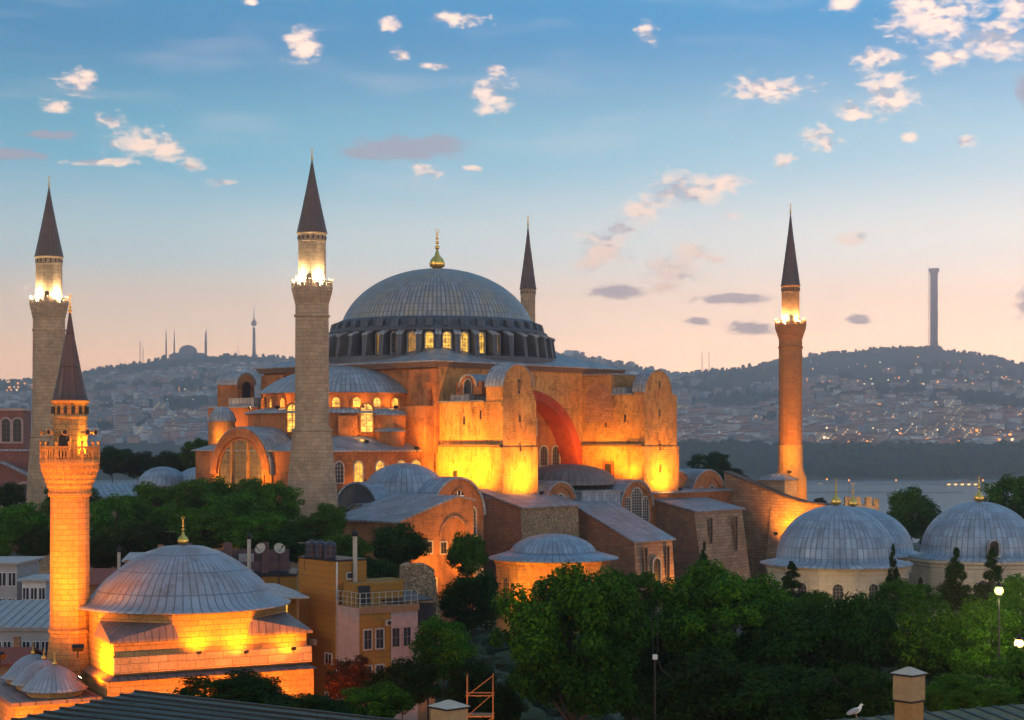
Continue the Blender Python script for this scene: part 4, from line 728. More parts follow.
mb = MB(); mb.hexa([(-2, -1, 12.2), (5, -1, 12.2), (4.4, 5.2, 12.4), (-2, 5.2, 12.4), (-2, -1, 12.35), (5, -1, 12.35), (2.4, 3.6, 13.2), (-2, 3.6, 13.2)]); mb.build('canopy', [greyp], t)
c = P(405, 566, 168); t = bldg('ruined_wall', 'rough rubble stone wall stump among dark trees, right of the houses', (c.x, 168, 0), 20, 'ruin')
mb = MB(); mb.extr([(0, 0), (3.7, 0), (3.9, 3), (3.6, 6), (3.7, 9), (3.3, 11), (3.0, 13.2), (2.2, 13.7), (1.2, 13.6), (.7, 13.8), (.1, 13.5), (0, 9), (.25, 5)], (0, 0, 0), (1, 0, 0), (0, -1, 0), -2.2, 0); mb.build('masonry', [rub], t)
for i, (x, y, z, rz, l) in enumerate(((-18.6, 152.2, 14.6+.7, 38, 'thin television aerial beside the water tanks'), (-21.8, 160.5, 14.4, 10, 'thin television aerial between the satellite dishes and the tanks'), (-36.2, 180, 14.8, 20, 'thin television aerial on the grey roofed house behind the dome'), (-43.2, 173, 15.4, -10, 'thin television aerial on the pale house at the left edge'))):
    t = thing('roof_aerial', l, 'aerial', (x, y, z-1), R(rz), 'television aerials on the near roofs'); mb = MB(); mb.tube((0, 0, 0), (0, 0, 2.6), .025, n=5); mb.build('mast', [darkm], t); mb = MB(); mb.tube((-.5, 0, 2.5), (.5, 0, 2.5), .015, n=4)
    for k in range(5): mb.tube((-.45+k*.22, -.3+k*.02, 2.5), (-.45+k*.22, .3-k*.02, 2.5), .012, n=4)
    mb.build('antenna', [gridlt], t)
mb = MB()
for x0, y0, z0 in ((2.45, -.35, 9.9), (5.1, -.35, 7.2)): mb = MB(); mb.box(x0, x0+.62, y0, y0+.32, z0, z0+.5, 0); mb.tube((x0+.3, y0-.01, z0+.25), (x0+.3, y0-.03, z0+.25), .19, n=14, mat=1); mb.build('air_conditioner', [gridlt, darkm], b2)
mb = MB(); mb.tube((3.12, -.08, 0), (3.12, -.08, 11), .05, n=6); mb.build('drain_pipe', [gridlt], b2)
mb = MB(); mb.box(-.35, -.0, 3.2, 3.9, 7.6, 8.1); mb.build('air_conditioner', [gridlt], b)
# pale modern blocks at the left edge
def slabhouse(name, label, px0, px1, py_top, Y, ang, dep, floors, fh, matw, roofm, over=.5, win=glassd, nwin=4, py_b=None):
    a = P(px0, py_top, Y); b_ = P(px1, py_top, Y); w_ = (b_.x-a.x)/math.cos(R(ang)); t = bldg(name, label, (a.x, Y, 0), ang, 'house')
    mb = MB(); mb.box(0, w_, 0, dep, 0, a.z-.2, 0); wl = mb.build('wall', [matw], t); mb = MB(); mb.box(-over, w_+over, -over, dep+over, a.z-.2, a.z); mb.build('roof', [roofm], t)
    for f in range(floors):
        for i in range(nwin): window(wl, ((i+.5)*w_/nwin, 0, a.z-.6-fh*(f+1)+.8), (1, 0, 0), w_/nwin*.72, fh*.5, win, whit, whit, .07, .05, 1, 0, arch=False)
    return t, a.z, w_
slabhouse('pale_terrace_house', 'pale two floor house with dark glazing at the left edge, upper one', -22, 17, 562, 172, 0, 8, 3, 2.6, greyp, greyp, nwin=4)
slabhouse('glazed_roof_house', 'low house with dark ribbon windows left of the orange minaret', 22, 46, 579, 168, 0, 6, 2, 2.2, whit, greyp, nwin=3)
t, zt, w_ = slabhouse('white_roof_house', 'wide house with a pale sheet roof and long glazing behind the small porch domes', -26, 50, 628, 143, 0, 6, 2, 2.7, greyp, greyp, over=.3, nwin=8)
mb = MB(); mb.hexa([(-.4, -.4, zt), (w_+.4, -.4, zt), (w_+.4, 9, zt+.02), (-.4, 9, zt+.02), (-.4, -.4, zt+.1), (w_+.4, -.4, zt+.1), (w_+.2, 9, zt+1.5), (-.4, 9, zt+1.5)])
for i in range(9): x = w_*i/8; mb.hexa([(x-.06, -.42, zt+.1), (x+.06, -.42, zt+.1), (x+.06, 9, zt+1.5), (x-.06, 9, zt+1.5), (x-.06, -.42, zt+.2), (x+.06, -.42, zt+.2), (x+.06, 9, zt+1.6), (x-.06, 9, zt+1.6)])
mb.build('sheet_roof', [greyp], t)
def gable(name, label, px0, px1, py_e, py_r, Y, dep, roofm, wallm, ang=0):
    a = P(px0, py_e, Y); b_ = P(px1, py_e, Y); w_ = b_.x-a.x; zr = ZY(py_r, Y+dep/2); t = bldg(name, label, (a.x, Y, 0), ang, 'house')
    mb = MB(); mb.box(0, w_, 0, dep, 0, a.z); mb.add([(0, 0, a.z), (0, dep, a.z), (0, dep/2, zr-.1), (w_, 0, a.z), (w_, dep, a.z), (w_, dep/2, zr-.1)], [(0, 2, 1), (3, 4, 5)]); wl = mb.build('wall', [wallm], t)
    mb = MB(); mb.hexa([(-.3, -.3, a.z-.1), (w_+.3, -.3, a.z-.1), (w_+.3, dep/2, zr-.1), (-.3, dep/2, zr-.1), (-.3, -.3, a.z+.08), (w_+.3, -.3, a.z+.08), (w_+.3, dep/2, zr+.08), (-.3, dep/2, zr+.08)])
    mb.hexa([(-.3, dep/2, zr-.1), (w_+.3, dep/2, zr-.1), (w_+.3, dep+.3, a.z-.1), (-.3, dep+.3, a.z-.1), (-.3, dep/2, zr+.08), (w_+.3, dep/2, zr+.08), (w_+.3, dep+.3, a.z+.08), (-.3, dep+.3, a.z+.08)]); mb.build('roof', [roofm], t)
    k = max(2, int(w_/2.2))
    for i in range(k): window(wl, ((i+.5)*w_/k, 0, a.z-2.3), (1, 0, 0), .8, 1.3, glassd, whit, whit, .08, .06, 1, 1, arch=False)
    mb = MB(); mb.box(w_*.7, w_*.7+.5, dep*.5, dep*.5+.5, zr-.4, zr+.9); mb.build('chimney', [brickm], t)
    return t
gable('red_roof_house', 'small house with dark red tiles just left of the orange minaret', 23, 52, 616, 603, 158, 7, tilem, salm)
gable('red_roof_house', 'house with red tiles right of the orange minaret, behind the near dome', 86, 128, 585, 569, 170, 8, tilem, salm)
gable('red_roof_house', 'dark red roofed house under the three porch domes at the left edge', -40, 20, 664, 648, 134, 6, tilem, salm)
gable('grey_roof_house', 'grey roofed house with chimneys behind the top of the near dome', 125, 162, 561, 553, 178, 7, greyp, salm)
# ---- our own rooftops in front
def ribroof(name, label, A, B, C, D, nrib, mat, ribm, th=.12, rh=.07):
    """sheet roof on corners A,B (far edge) C,D (near edge); ribs run A->B"""
    A, B, C, D = map(Vector, (A, B, C, D)); o = (A+B+C+D)/4; t = thing(name, label, 'roof', o); n = (B-A).cross(C-B).normalized(); n = -n if n.z < 0 else n; A, B, C, D = A-o, B-o, C-o, D-o
    mb = MB(); mb.add([A, B, C, D]+[p-n*th for p in (A, B, C, D)], [(0, 1, 2, 3), (7, 6, 5, 4), (0, 4, 5, 1), (1, 5, 6, 2), (2, 6, 7, 3), (3, 7, 4, 0)]); mb.build('roof_sheet', [mat], t); mb = MB()
    for i in range(nrib+1):
        f = i/nrib; p, q = A.lerp(D, f), B.lerp(C, f); d = (D-A).normalized()*.045; mb.hexa([p-d, p+d, q+d, q-d, p-d+n*rh, p+d+n*rh, q+d+n*rh, q-d+n*rh] if (q-p).cross(d).dot(n) < 0 else [p+d, p-d, q-d, q+d, p+d+n*rh, p-d+n*rh, q-d+n*rh, q+d+n*rh])
    mb.build('roof_rib', [ribm], t); return t
rs = plain('weathered_roof_sheet', (.13, .135, .11), .5, .2, .5, 3); rd = plain('roof_rib_metal', (.035, .04, .038), .5, .3)
ribroof('ribbed_roof', 'dark ribbed metal roof rising to a peak below the small near mosque', P(135, 692, 58), P(420, 724, 54), P(300, 868, 42), P(-298, 790, 46), 24, rs, rd)
rs2 = plain('mossy_roof_sheet', (.17, .145, .075), .7, .1, .6, 4)
ribroof('seamed_roof', 'mossy seamed roof at the lower right, carrying the tan chimney box', P(1060, 701, 52), P(1240, 770, 44), P(980, 790, 44), P(810, 722, 52), 15, rs2, rd, rh=.035)
tan2 = plain('tan_render_lower', (.33, .18, .06), .8, 0, .4, 5)
def chimney(px, pt, pb, wd, Y, label, ang=42):
    c = P(px, pb, Y); zt = ZY(pt, Y); t = thing('chimney_box', label, 'chimney', (c.x, Y, c.z-.6), R(ang)); h_ = zt-c.z+.6; w_ = wd/F*Y/2/1.38*1.0; mb = MB(); mb.box(-w_, w_, -w_, w_, h_*.52, h_-.12); mb.build('upper_box', [tan], t); mb = MB(); mb.box(-w_*.9, w_*.9, -w_*.9, w_*.9, 0, h_*.52); mb.build('lower_box', [tan2], t)
    mb = MB(); g = w_*1.2; mb.box(-w_*1.02, w_*1.02, -w_*1.02, w_*1.02, h_*.52-.03, h_*.52+.03, 1); mb.box(-g*.95, g*.95, -g*.95, g*.95, h_-.12, h_-.06, 1); mb.loft([(-g, -g, h_-.06), (g, -g, h_-.06), (g, g, h_-.06), (-g, g, h_-.06)], [(-.05, -.05, h_+.12), (.05, -.05, h_+.12), (.05, .05, h_+.12), (-.05, .05, h_+.12)]); mb.build('cap', [gridlt, darkm], t); return t
chimney(909, 671, 712, 31, 50, 'tan chimney box with a pale pyramid cap on the mossy roof'); chimney(449, 704, 740, 36, 50, 'grey capped chimney box low in the middle, left of the scaffold')
# gull on the roof edge
g0 = P(856, 717.5, 50.5)
gl = thing('gull', 'white and grey gull standing on the roof edge, facing the tan chimney box', 'bird', g0)
me = bpy.data.meshes.new('body'); jt = [(-.16, 0, .13), (-.07, 0, .17), (.03, 0, .21), (.10, 0, .25), (.135, 0, .32), (.15, 0, .375), (.185, 0, .385), (.215, 0, .375), (-.26, 0, .09)]
me.from_pydata(jt, [(0, 1), (1, 2), (2, 3), (3, 4), (4, 5), (5, 6), (6, 7), (0, 8)], []); me.materials.append(plain('gull_white', (.75, .74, .70), .7, 0, .1)); ob = bpy.data.objects.new('body', me); col.objects.link(ob); ob.parent = gl
md = ob.modifiers.new('skin', 'SKIN'); rr = [.055, .085, .095, .075, .045, .05, .035, .012, .02]
for i, r_ in enumerate(rr): me.skin_vertices[0].data[i].radius = (r_, r_)
me.skin_vertices[0].data[0].use_root = True
md = ob.modifiers.new('sub', 'SUBSURF'); md.levels = 2; md.render_levels = 2
mb = MB()
for s in (-1, 1):
    mb.lathe([(.0, -.24), (.05, -.17), (.075, -.02), (.06, .1), (.0, .17)], 12, (0, 0, 0)); k0 = len(mb.v)-60; M = Matrix.Translation((-.06, s*.07, .2)) @ Matrix.Rotation(R(66), 4, 'Y') @ Matrix.Diagonal((.9, .35, 1, 1))
    mb.v[k0:] = [M @ v for v in mb.v[k0:]]
mb.build('wing', [plain('gull_grey', (.30, .31, .33), .7, 0, .1)], gl)
mb = MB(); mb.tube((.19, 0, .382), (.255, 0, .368), .014, .004, 8); mb.build('beak', [plain('beak_yellow', (.6, .38, .05), .5)], gl)
for s in (-1, 1):
    mb = MB(); mb.tube((0, s*.03, .14), (.01, s*.03, .0), .008, n=6); mb.hexa([(0, s*.03-.02, 0), (.06, s*.03-.03, 0), (.06, s*.03+.03, 0), (0, s*.03+.02, 0), (0, s*.03-.015, .008), (.06, s*.03-.03, .006), (.06, s*.03+.03, .006), (0, s*.03+.015, .008)]); mb.build('leg', [plain('gull_leg', (.45, .25, .15), .6)] if s < 0 else [MATS['gull_leg']], gl)
# street lamps, scaffold
def lamp(px, py, Y, label, em, pw, colr, kind=0):
    p = P(px, py, Y); t = thing('street_lamp', label, 'street lamp', (p.x, Y, 0)); z = p.z; mb = MB(); mb.tube((0, 0, 0), (0, 0, z-.1), .11, .06, 10); mb.tube((0, 0, 0), (0, 0, .8), .18, .16, 10); mb.build('pole', [darkm], t)
    if kind == 0:
        mb = MB(); mb.ball((0, 0, z+.2), .25, 14); mb.build('globe', [em], t); mb = MB(); mb.lathe([(.16, z-.12), (.2, z-.06), (.12, z)], 12); mb.lathe([(.3, z+.42), (.1, z+.58), (.02, z+.75)], 12); mb.build('fitting', [darkm], t)
    else:
        mb = MB(); mb.tube((0, 0, z-.1), (.25, 0, z+.05), .04); mb.box(.2, 1.25, -.16, .16, z, z+.14); mb.build('lamp_head', [whit], t)
    if pw:
        ld = bpy.data.lights.new('lamp_light', 'POINT'); ld.energy = pw; ld.color = colr; ld.shadow_soft_size = .35; lo = bpy.data.objects.new('lamp_light', ld); col.objects.link(lo); lo.parent = t; lo.location = (0, -.1, z+.2)
lamp(999, 594, 100, 'brightly shining greenish globe lamp among the trees before the tomb with a dormer', lampg, 3800, (.95, 1, .3))
lamp(1019, 647, 96, 'small shining globe lamp low in the trees at the lower right', lampo, 900, (1, .7, .3))
lamp(428, 641, 140, 'unlit flat white headed lamp beside the salmon house', whit, 0, None, 1)
p = P(655, 655, 88); t = thing('hanging_lamp', 'unlit twin rod lamp with a small white box before the gap between two big trees', 'street lamp', (p.x, 88, 0)); mb = MB(); mb.box(-.12, .12, -.12, .12, p.z-.22, p.z+.02, 0); mb.build('lamp_box', [whit], t); mb = MB(); mb.tube((0, 0, 0), (0, 0, p.z-.2), .05)
for s in (-1, 1): mb.tube((s*.1, 0, p.z), (s*.16, 0, p.z+1.9), .018, n=5); mb.tube((s*.16, 0, p.z+1.9), (s*.3, 0, p.z+2.1), .018, n=5)
mb.tube((-.1, 0, p.z+.4), (.1, 0, p.z+.4), .015, n=5); mb.build('pole', [darkm], t)
p = P(480, 700, 118); t = thing('scaffold', 'orange lit scaffold frame in the gap between the middle trees', 'scaffold', (p.x, 118, 0)); mb = MB()
for x in (-.9, .9):
    for y in (0, 1.4): mb.tube((x, y, 0), (x, y, 9.6), .04, n=6)
for i in range(6):
    z = 1+i*1.45; mb.tube((-1, 0, z), (1, 0, z), .045, n=6); mb.tube((-1, 1.4, z), (1, 1.4, z), .045, n=6); mb.tube((-.9, 0, z), (.9, 0, z+1.4) if i % 2 else (.9, 1.4, z+1.4), .035, n=6)
mb.build('tubes', [salm], t); mb = MB()
for i in range(3): mb.box(-.9, .9, .1, 1.3, 1+i*2.9, 1.06+i*2.9)
mb.build('deck', [salm], t)
flood((p.x-.5, 114.5, 5.5), (p.x, 119, 9.5), 220, 'floodlight beside the scaffold in the gap between the middle trees', 110)
# low lead domes and walls left of the mosque, red church, castle wall
c = P(150, 474, 300); t = thing('cistern_house', 'low wall with two grey lead domes behind the left trees, at the mosque corner', 'building', (c.x+4, 300, 0), R(20))
mb = MB(); mb.box(-6, 9, -4, 8, 0, 17.8); mb.box(-19, -6, -5, 6, 0, 16.0); mb.hexa([(-19.4, -5.4, 16.0), (-5.7, -5.4, 16.0), (-5.7, 6.4, 17.9), (-19.4, 6.4, 17.9), (-19.4, -5.4, 16.3), (-5.7, -5.4, 16.3), (-5.7, 6.4, 18.3), (-19.4, 6.4, 18.3)], 1); mb.box(-6.3, 9.3, -4.3, 8.3, 17.8, 18.1, 1); wl = mb.build('wall', [stone, leadm], t)
for x, r_ in ((-1.5, 4.4), (5.5, 5.0)): mb = MB(); mb.lathe([(r_*math.cos(a), 18.0+3.3*math.sin(a)) for a in [PI/2*i/10 for i in range(10)]]+[(.03, 21.3)], 40, (x, 1.5, 0), nu=32); mb.build('lead_dome', [leadblue], t)
c = P(6, 440, 400); t = thing('red_church', 'old red and cream church with arched windows at the left edge', 'church', (c.x, 400, 0), R(8)); redw = brick('red_brick_wall', (.19, .045, .03), (.24, .085, .055), (.3, .2, .15), .8, .5, .03, .3)
mb = MB(); mb.box(-12, 3.8, 0, 14, 0, 33, 0); mb.box(-12.2, 4.1, -.2, 14, 32.9, 33.5, 1); mb.box(-12, 5.4, -2, 14, 0, 23.4, 0); mb.box(-12.2, 5.8, -2.3, 14, 23.4, 23.8, 2); wl = mb.build('wall', [redw, pinkw, leadm], t)
mb = MB(); mb.extr([(-7, 0), (7, 0), (7, 17), (0, 20.5), (-7, 17)], (0, -6, 0), (1, 0, 0), (0, -1, 0), -4, 0); mb.extr([(-7.4, 16.8), (0, 20.5), (7.4, 16.8), (7.4, 17.4), (0, 21.2), (-7.4, 17.4)], (0, -6, 0), (1, 0, 0), (0, -1, 0), -4, .4, 1, 1); pr = mb.build('gabled_wing', [redw, leadm], t)
for x in (-7, -3.5, 0, 2.6): window(wl, (x, 0, 25.6), (1, 0, 0), 1.9, 5.4, dkwin, pinkw, grille, .4, .3, 1, 4)
for x in (-3.6, 1.4, 5.0): window(pr, (x, -6, 10.5), (1, 0, 0), 2.2, 5.4, dkwin, pinkw, grille, .5, .3, 1, 4)
c = P(845, 500, 330); t = thing('crenellated_wall', 'short old stone wall with battlements behind the gilded tomb finials', 'wall', (c.x, 330, 0)); zt = ZY(497, 330); mb = MB(); mb.box(0, 6.6, 0, 3, 0, zt-1.6)
for x in (0, 1.9, 4.0): mb.box(x, x+1.2, 0, 1, zt-1.6, zt)
mb.box(5.6, 6.6, 0, 1, zt-1.6, zt-.3); mb.build('masonry', [rub], t)
flood((c.x+3, 322, 8), (c.x+3, 330, 13), 1800, 'floodlight below the short battlemented wall', 110, colr=(1, .6, .25))
# ================================================================ TERRAIN, WATER
def ridge(x):
    px = 512+x/3.235
    xs = [-2200, -600, 0, 60, 100, 140, 165, 190, 215, 254, 300, 420, 560, 600, 640, 680, 740, 800, 860, 935, 985, 1030, 1120, 1400, 2600]
    ys = [395, 384, 381, 378, 372, 365, 361, 359, 358, 355, 356, 352, 356, 362, 367, 372, 367, 356, 351, 351, 358, 368, 380, 372, 395]
    return 26+(440-np.interp(px, xs, ys))*3.235
rs_ = np.random.RandomState(5)
def vnoise(x, y, sc, seed):
    g = np.random.RandomState(seed).rand(64, 64); X = (x/sc) % 64; Y = (y/sc) % 64; i, j = np.floor(X).astype(int), np.floor(Y).astype(int); fx, fy = X-i, Y-j; fx = fx*fx*(3-2*fx); fy = fy*fy*(3-2*fy); i1, j1 = (i+1) % 64, (j+1) % 64; i %= 64; j %= 64
    return (g[i, j]*(1-fx)+g[i1, j]*fx)*(1-fy)+(g[i, j1]*(1-fx)+g[i1, j1]*fx)*fy
def hterr(x, y):
    x = np.asarray(x, float); y = np.asarray(y, float)
    rz = ridge(x*5500/np.clip(y, 2700, 5500))
    f = np.interp(y, [2640, 2690, 3050, 3900, 4700, 5500, 6500, 9000], [-.24, -.2, -.045, .275, .60, 1.0, .92, .6])
    far = 26+(rz-26)*f+(vnoise(x, y, 260, 1)-.5)*34*np.clip((y-2900)/900, 0, 1)*np.clip((5900-y)/700, .25, 1)+(vnoise(x, y, 70, 2)-.5)*10*np.clip((y-2900)/900, 0, 1)
    far = np.where(y < 2640, -45, np.maximum(far, -33))
    near = np.interp(y, [-400, 430, 520, 690, 760], [0, 0, -8, -36, -45])
    return np.where(y < 2640, near, far)
ys = np.concatenate([np.linspace(-400, 400, 9), np.linspace(430, 800, 12), [1200, 2000, 2600, 2638, 2645, 2690, 2740, 2790], np.linspace(2830, 6500, 120), np.linspace(6700, 7100, 4)])
xs = np.linspace(-6000, 6000, 260); X, Y = np.meshgrid(xs, ys); Z = hterr(X, Y); me = bpy.data.meshes.new('ground')
V = np.stack([X.ravel(), Y.ravel(), Z.ravel()], 1); nx, ny = len(xs), len(ys); idx = np.arange(nx*ny).reshape(ny, nx)
Fc = np.stack([idx[:-1, :-1].ravel(), idx[:-1, 1:].ravel(), idx[1:, 1:].ravel(), idx[1:, :-1].ravel()], 1); me.from_pydata(V.tolist(), [], Fc.tolist()); me.polygons.foreach_set('use_smooth', [True]*len(Fc))
nb = NB('ground_earth'); o = nb.coord('Object'); f = nb.noise(o, .012, 8, .7); f2 = nb.noise(o, .15, 5, .7); c_ = nb.mix(nb.ss(f, .4, .6), (.030, .042, .022), (.075, .065, .05)); c_ = nb.mix(nb.ss(f2, .45, .7, 0, .6), c_, (.02, .03, .014)); nb.fin(c_, .95)
me.materials.append(nb.m); go = bpy.data.objects.new('ground', me); col.objects.link(go); go['kind'] = 'structure'
nb = NB('sea_water'); o = nb.coord('Object', (1, 1, 1)); nb.bump(nb.noise(o, .25, 4, .6), .25, .6); nb.fin((.02, .045, .06), .3, 0, .25)
mb = MB(); mb.add([(-6000, 600, -36), (6000, 600, -36), (6000, 3000, -36), (-6000, 3000, -36)], [(0, 1, 2, 3)]); o = mb.build('water', [nb.m]); o['kind'] = 'structure'
# ================================================================ FAR CITY
HW = [('cream', (.62, .50, .40)), ('white', (.80, .78, .76)), ('pink', (.60, .34, .27)), ('grey', (.34, .36, .40))]
HRf = [('red', (.30, .09, .06)), ('brown', (.2, .1, .075)), ('grey', (.22, .22, .23))]
hw = [plain('far_%s_render' % n, c, .85, 0, .2, .05) for n, c in HW]; hr = [plain('far_%s_tiles' % n, c, .85, 0, .3, .1) for n, c in HRf]; farwin = plain('far_windows', (.04, .045, .055), .4); farlit = emit('far_lit_window', (1, .6, .22), 2.2)
def house_mesh(kind, rk, w_, d, h_, hip, lit):
    mb = MB(); mb.box(-w_/2, w_/2, -d/2, d/2, -8, h_, 0); fl = max(1, int(h_/3.2)); nw = max(2, int(w_/3))
    for f in range(fl):
        for i in range(nw):
            x = -w_/2+w_*(i+.5)/nw; z = h_*(f+.25)/fl; mb.add([(x-.65, -d/2-.06, z), (x+.65, -d/2-.06, z), (x+.65, -d/2-.06, z+1.6), (x-.65, -d/2-.06, z+1.6)], [(0, 1, 2, 3)], 3 if (lit and (f*7+i*3) % 5 == 0) else 2)
            mb.add([(-w_/2-.06, x*d/w_-.65, z), (-w_/2-.06, x*d/w_+.65, z), (-w_/2-.06, x*d/w_+.65, z+1.6), (-w_/2-.06, x*d/w_-.65, z+1.6)], [(0, 1, 2, 3)][::1], 2)
    o = .5; r_ = h_+2.6
    if hip: mb.loft([(-w_/2-o, -d/2-o, h_), (w_/2+o, -d/2-o, h_), (w_/2+o, d/2+o, h_), (-w_/2-o, d/2+o, h_)], [(-w_/4, -.2, r_), (w_/4, -.2, r_), (w_/4, .2, r_), (-w_/4, .2, r_)], 1)
    else: mb.box(-w_/2-.2, w_/2+.2, -d/2-.2, d/2+.2, h_, h_+.7, 1); mb.box(-1.5, 1.5, -1.5, 1.5, h_+.7, h_+3, 0)
    o = mb.build('hillside_house', [hw[kind], hr[rk], farwin, farlit]); return o
protos = []
for i in range(12):
    k, rk = i % 4, (0, 0, 1, 2, 0, 1)[i % 6]; hip = rk < 2; o = house_mesh(k, rk, rnd.uniform(20, 36), rnd.uniform(12, 16), rnd.uniform(12, 24), hip, i % 3 == 0); protos.append((o, k, rk, hip))
def house_pos(yb0, yb1, x0, x1):
    """ground spots on the slope across the strait"""
    Yw = rnd.uniform(yb0, yb1); px = rnd.uniform(x0, x1); x = (px-512)/F*Yw; return x, Yw, float(hterr(x, Yw))
used = set(); spots = []
for i in range(285):
    x, Yw, z = house_pos(2985, 3900, 672, 1024) if i < 225 else house_pos(3060, 3800, 60, 300)
    spots.append((x, Yw, z))
for i, (x, Yw, z) in enumerate(spots):
    o, k, rk, hip = protos[i % 12]; first = (i < 12); c = o if first else o.copy()
    if not first: col.objects.link(c)
    c.location = (x, Yw, z); c.rotation_euler = (0, 0, rnd.uniform(-.6, .6)); c.scale = [rnd.uniform(.85, 1.25)]*3
    side = 'right' if i < 225 else 'left'
    c['label'] = 'small far %s house with a %s %s roof on the hillside across the strait' % (HW[k][0], HRf[rk][0], 'hipped' if hip else 'flat'); c['category'] = 'house'; c['group'] = 'far houses across the strait'
# the rest of the far town as one mass
mb = MB()
def rest(n, Y0, Y1, x0, x1, bias=1.):
    for i in range(n):
        Yw = Y0+(Y1-Y0)*rnd.random()**bias; px = rnd.uniform(x0, x1); x = (px-512)/F*Yw; z = float(hterr(x, Yw))
        if vnoise(np.array(x), np.array(Yw), 190, 9) < .36: continue
        w_, d, h_, a = rnd.uniform(6, 13), rnd.uniform(5, 8), rnd.uniform(8, 19), rnd.uniform(-.7, .7); ca, sa = math.cos(a), math.sin(a); k = rnd.randrange(4); rk = rnd.choice((0, 0, 1, 2))
        q = [(x+(sx*w_)*ca-(sy*d)*sa, Yw+(sx*w_)*sa+(sy*d)*ca) for sx, sy in ((-1, -1), (1, -1), (1, 1), (-1, 1))]; A = [(p[0], p[1], z-8) for p in q]; B = [(p[0], p[1], z+h_) for p in q]; C = [(x+(p[0]-x)*.3, Yw+(p[1]-Yw)*.3, z+h_+2.5) for p in q]
        mb.loft(A, B, k, False, False); mb.loft(B, C, 4+rk, False, True)
rest(2300, 3000, 4700, 660, 1040, 1.4); rest(1900, 3080, 5300, -20, 330); rest(250, 4500, 5500, 330, 700)
o = mb.build('distant_town', hw+hr); o['kind'] = 'stuff'; solo(o, 'hazy mass of small houses covering the hillsides across the strait', 'town')
# lights of the far town
mb = MB(); pts = []
def lights(n, Y0, Y1, x0, x1, r0, r1, bias=1.):
    for i in range(n):
        Yw = Y0+(Y1-Y0)*rnd.random()**bias; px = rnd.uniform(x0, x1); x = (px-512)/F*Yw; z = float(hterr(x, Yw)); mb.ball((x, Yw-12, z+rnd.uniform(10, 20)), rnd.uniform(r0, r1), 6, rnd.choice((0, 0, 1)))
lights(75, 3100, 3900, 690, 1024, .8, 1.8); lights(60, 4100, 5100, 760, 1024, 1.0, 2.2); lights(70, 3300, 5300, 0, 300, .8, 1.6); lights(26, 2990, 3250, 730, 1030, 2.0, 3.4); lights(16, 4300, 4500, 870, 980, 1.6, 2.6); lights(14, 4700, 5200, 8, 35, 2, 3.8)
for px, py, Yw, r_ in ((755, 456, 3120, 5), (748, 459, 3110, 3.5), (762, 459, 3110, 3.5), (938, 452, 3150, 4.5), (984, 453, 3150, 4.5), (905, 458, 3120, 3.5), (975, 468, 2960, 5.5), (960, 477, 2860, 3), (870, 446, 3300, 3), (741, 437, 3600, 2.6)):
    mb.ball(tuple(P(px, py, Yw)), r_, 8, 0)
o = mb.build('city_lights', [emit('sodium_lights', (1, .30, .05), 3.2), emit('pale_lights', (1, .70, .40), 2.2)]); o['kind'] = 'stuff'; solo(o, 'scattered orange and pale lights of the far town at dusk', 'lights')
# far woods
def blobs(name, label, n, fn, mat):
    ico = [(math.cos(a)*math.cos(b), math.sin(a)*math.cos(b), math.sin(b)) for b in (-.5, .2, .85) for a in [2*PI*i/7+b for i in range(7)]]+[(0, 0, 1.0)]
    V = []; Fs = []; ico = np.array(ico)
    for i in range(n):
        x, y, z, r_, hh = fn(); o = len(V); s = ico*(1+(rs_.rand(len(ico), 1)-.5)*.5)*np.array([r_, r_, hh])+np.array([x, y, z+hh*.4]); V += s.tolist()
        for a in range(2):
            for j in range(7): Fs.append((o+a*7+j, o+a*7+(j+1) % 7, o+(a+1)*7+(j+1) % 7, o+(a+1)*7+j))
        for j in range(7): Fs.append((o+14+j, o+14+(j+1) % 7, o+21))
    me = bpy.data.meshes.new(name); me.from_pydata(V, [], Fs); me.materials.append(mat); ob = bpy.data.objects.new(name, me); col.objects.link(ob); ob['kind'] = 'stuff'; solo(ob, label, 'woods'); return ob
nb = NB('far_foliage'); o = nb.coord('Object'); f = nb.noise(o, .04, 6, .7); nb.fin(nb.mix(nb.ss(f, .35, .65), (.016, .03, .016), (.04, .06, .03)), .95); fwm = nb.m
def sp(Y0, Y1, x0, x1, r0, r1, thr=None):
    def fn():
        while True:
            Yw = rnd.uniform(Y0, Y1); px = rnd.uniform(x0, x1); x = (px-512)/F*Yw
            if thr is None or vnoise(np.array(x), np.array(Yw), 150, 3) > thr: break
        r_ = rnd.uniform(r0, r1); return x, Yw, float(hterr(x, Yw)), r_, r_*rnd.uniform(.9, 1.4)
    return fn
blobs('shore_woods', 'dark wooded slope rising from the water behind the tombs', 2300, sp(2665, 3000, 655, 1060, 6, 11), fwm)
blobs('ridge_woods', 'dark line of trees crossing the far town, right of the slim brick minaret', 260, sp(4060, 4120, 878, 1060, 9, 15), fwm)
blobs('hill_woods', 'scattered groves between the far houses and along the hill crests', 2200, lambda: (sp(3900, 5300, -20, 1050, 7, 13, .5) if rnd.random() < .45 else sp(3050, 3900, -20, 1050, 6, 10, .6) if rnd.random() < .25 else sp(5350, 5560, -20, 1050, 4, 7))(), fwm)
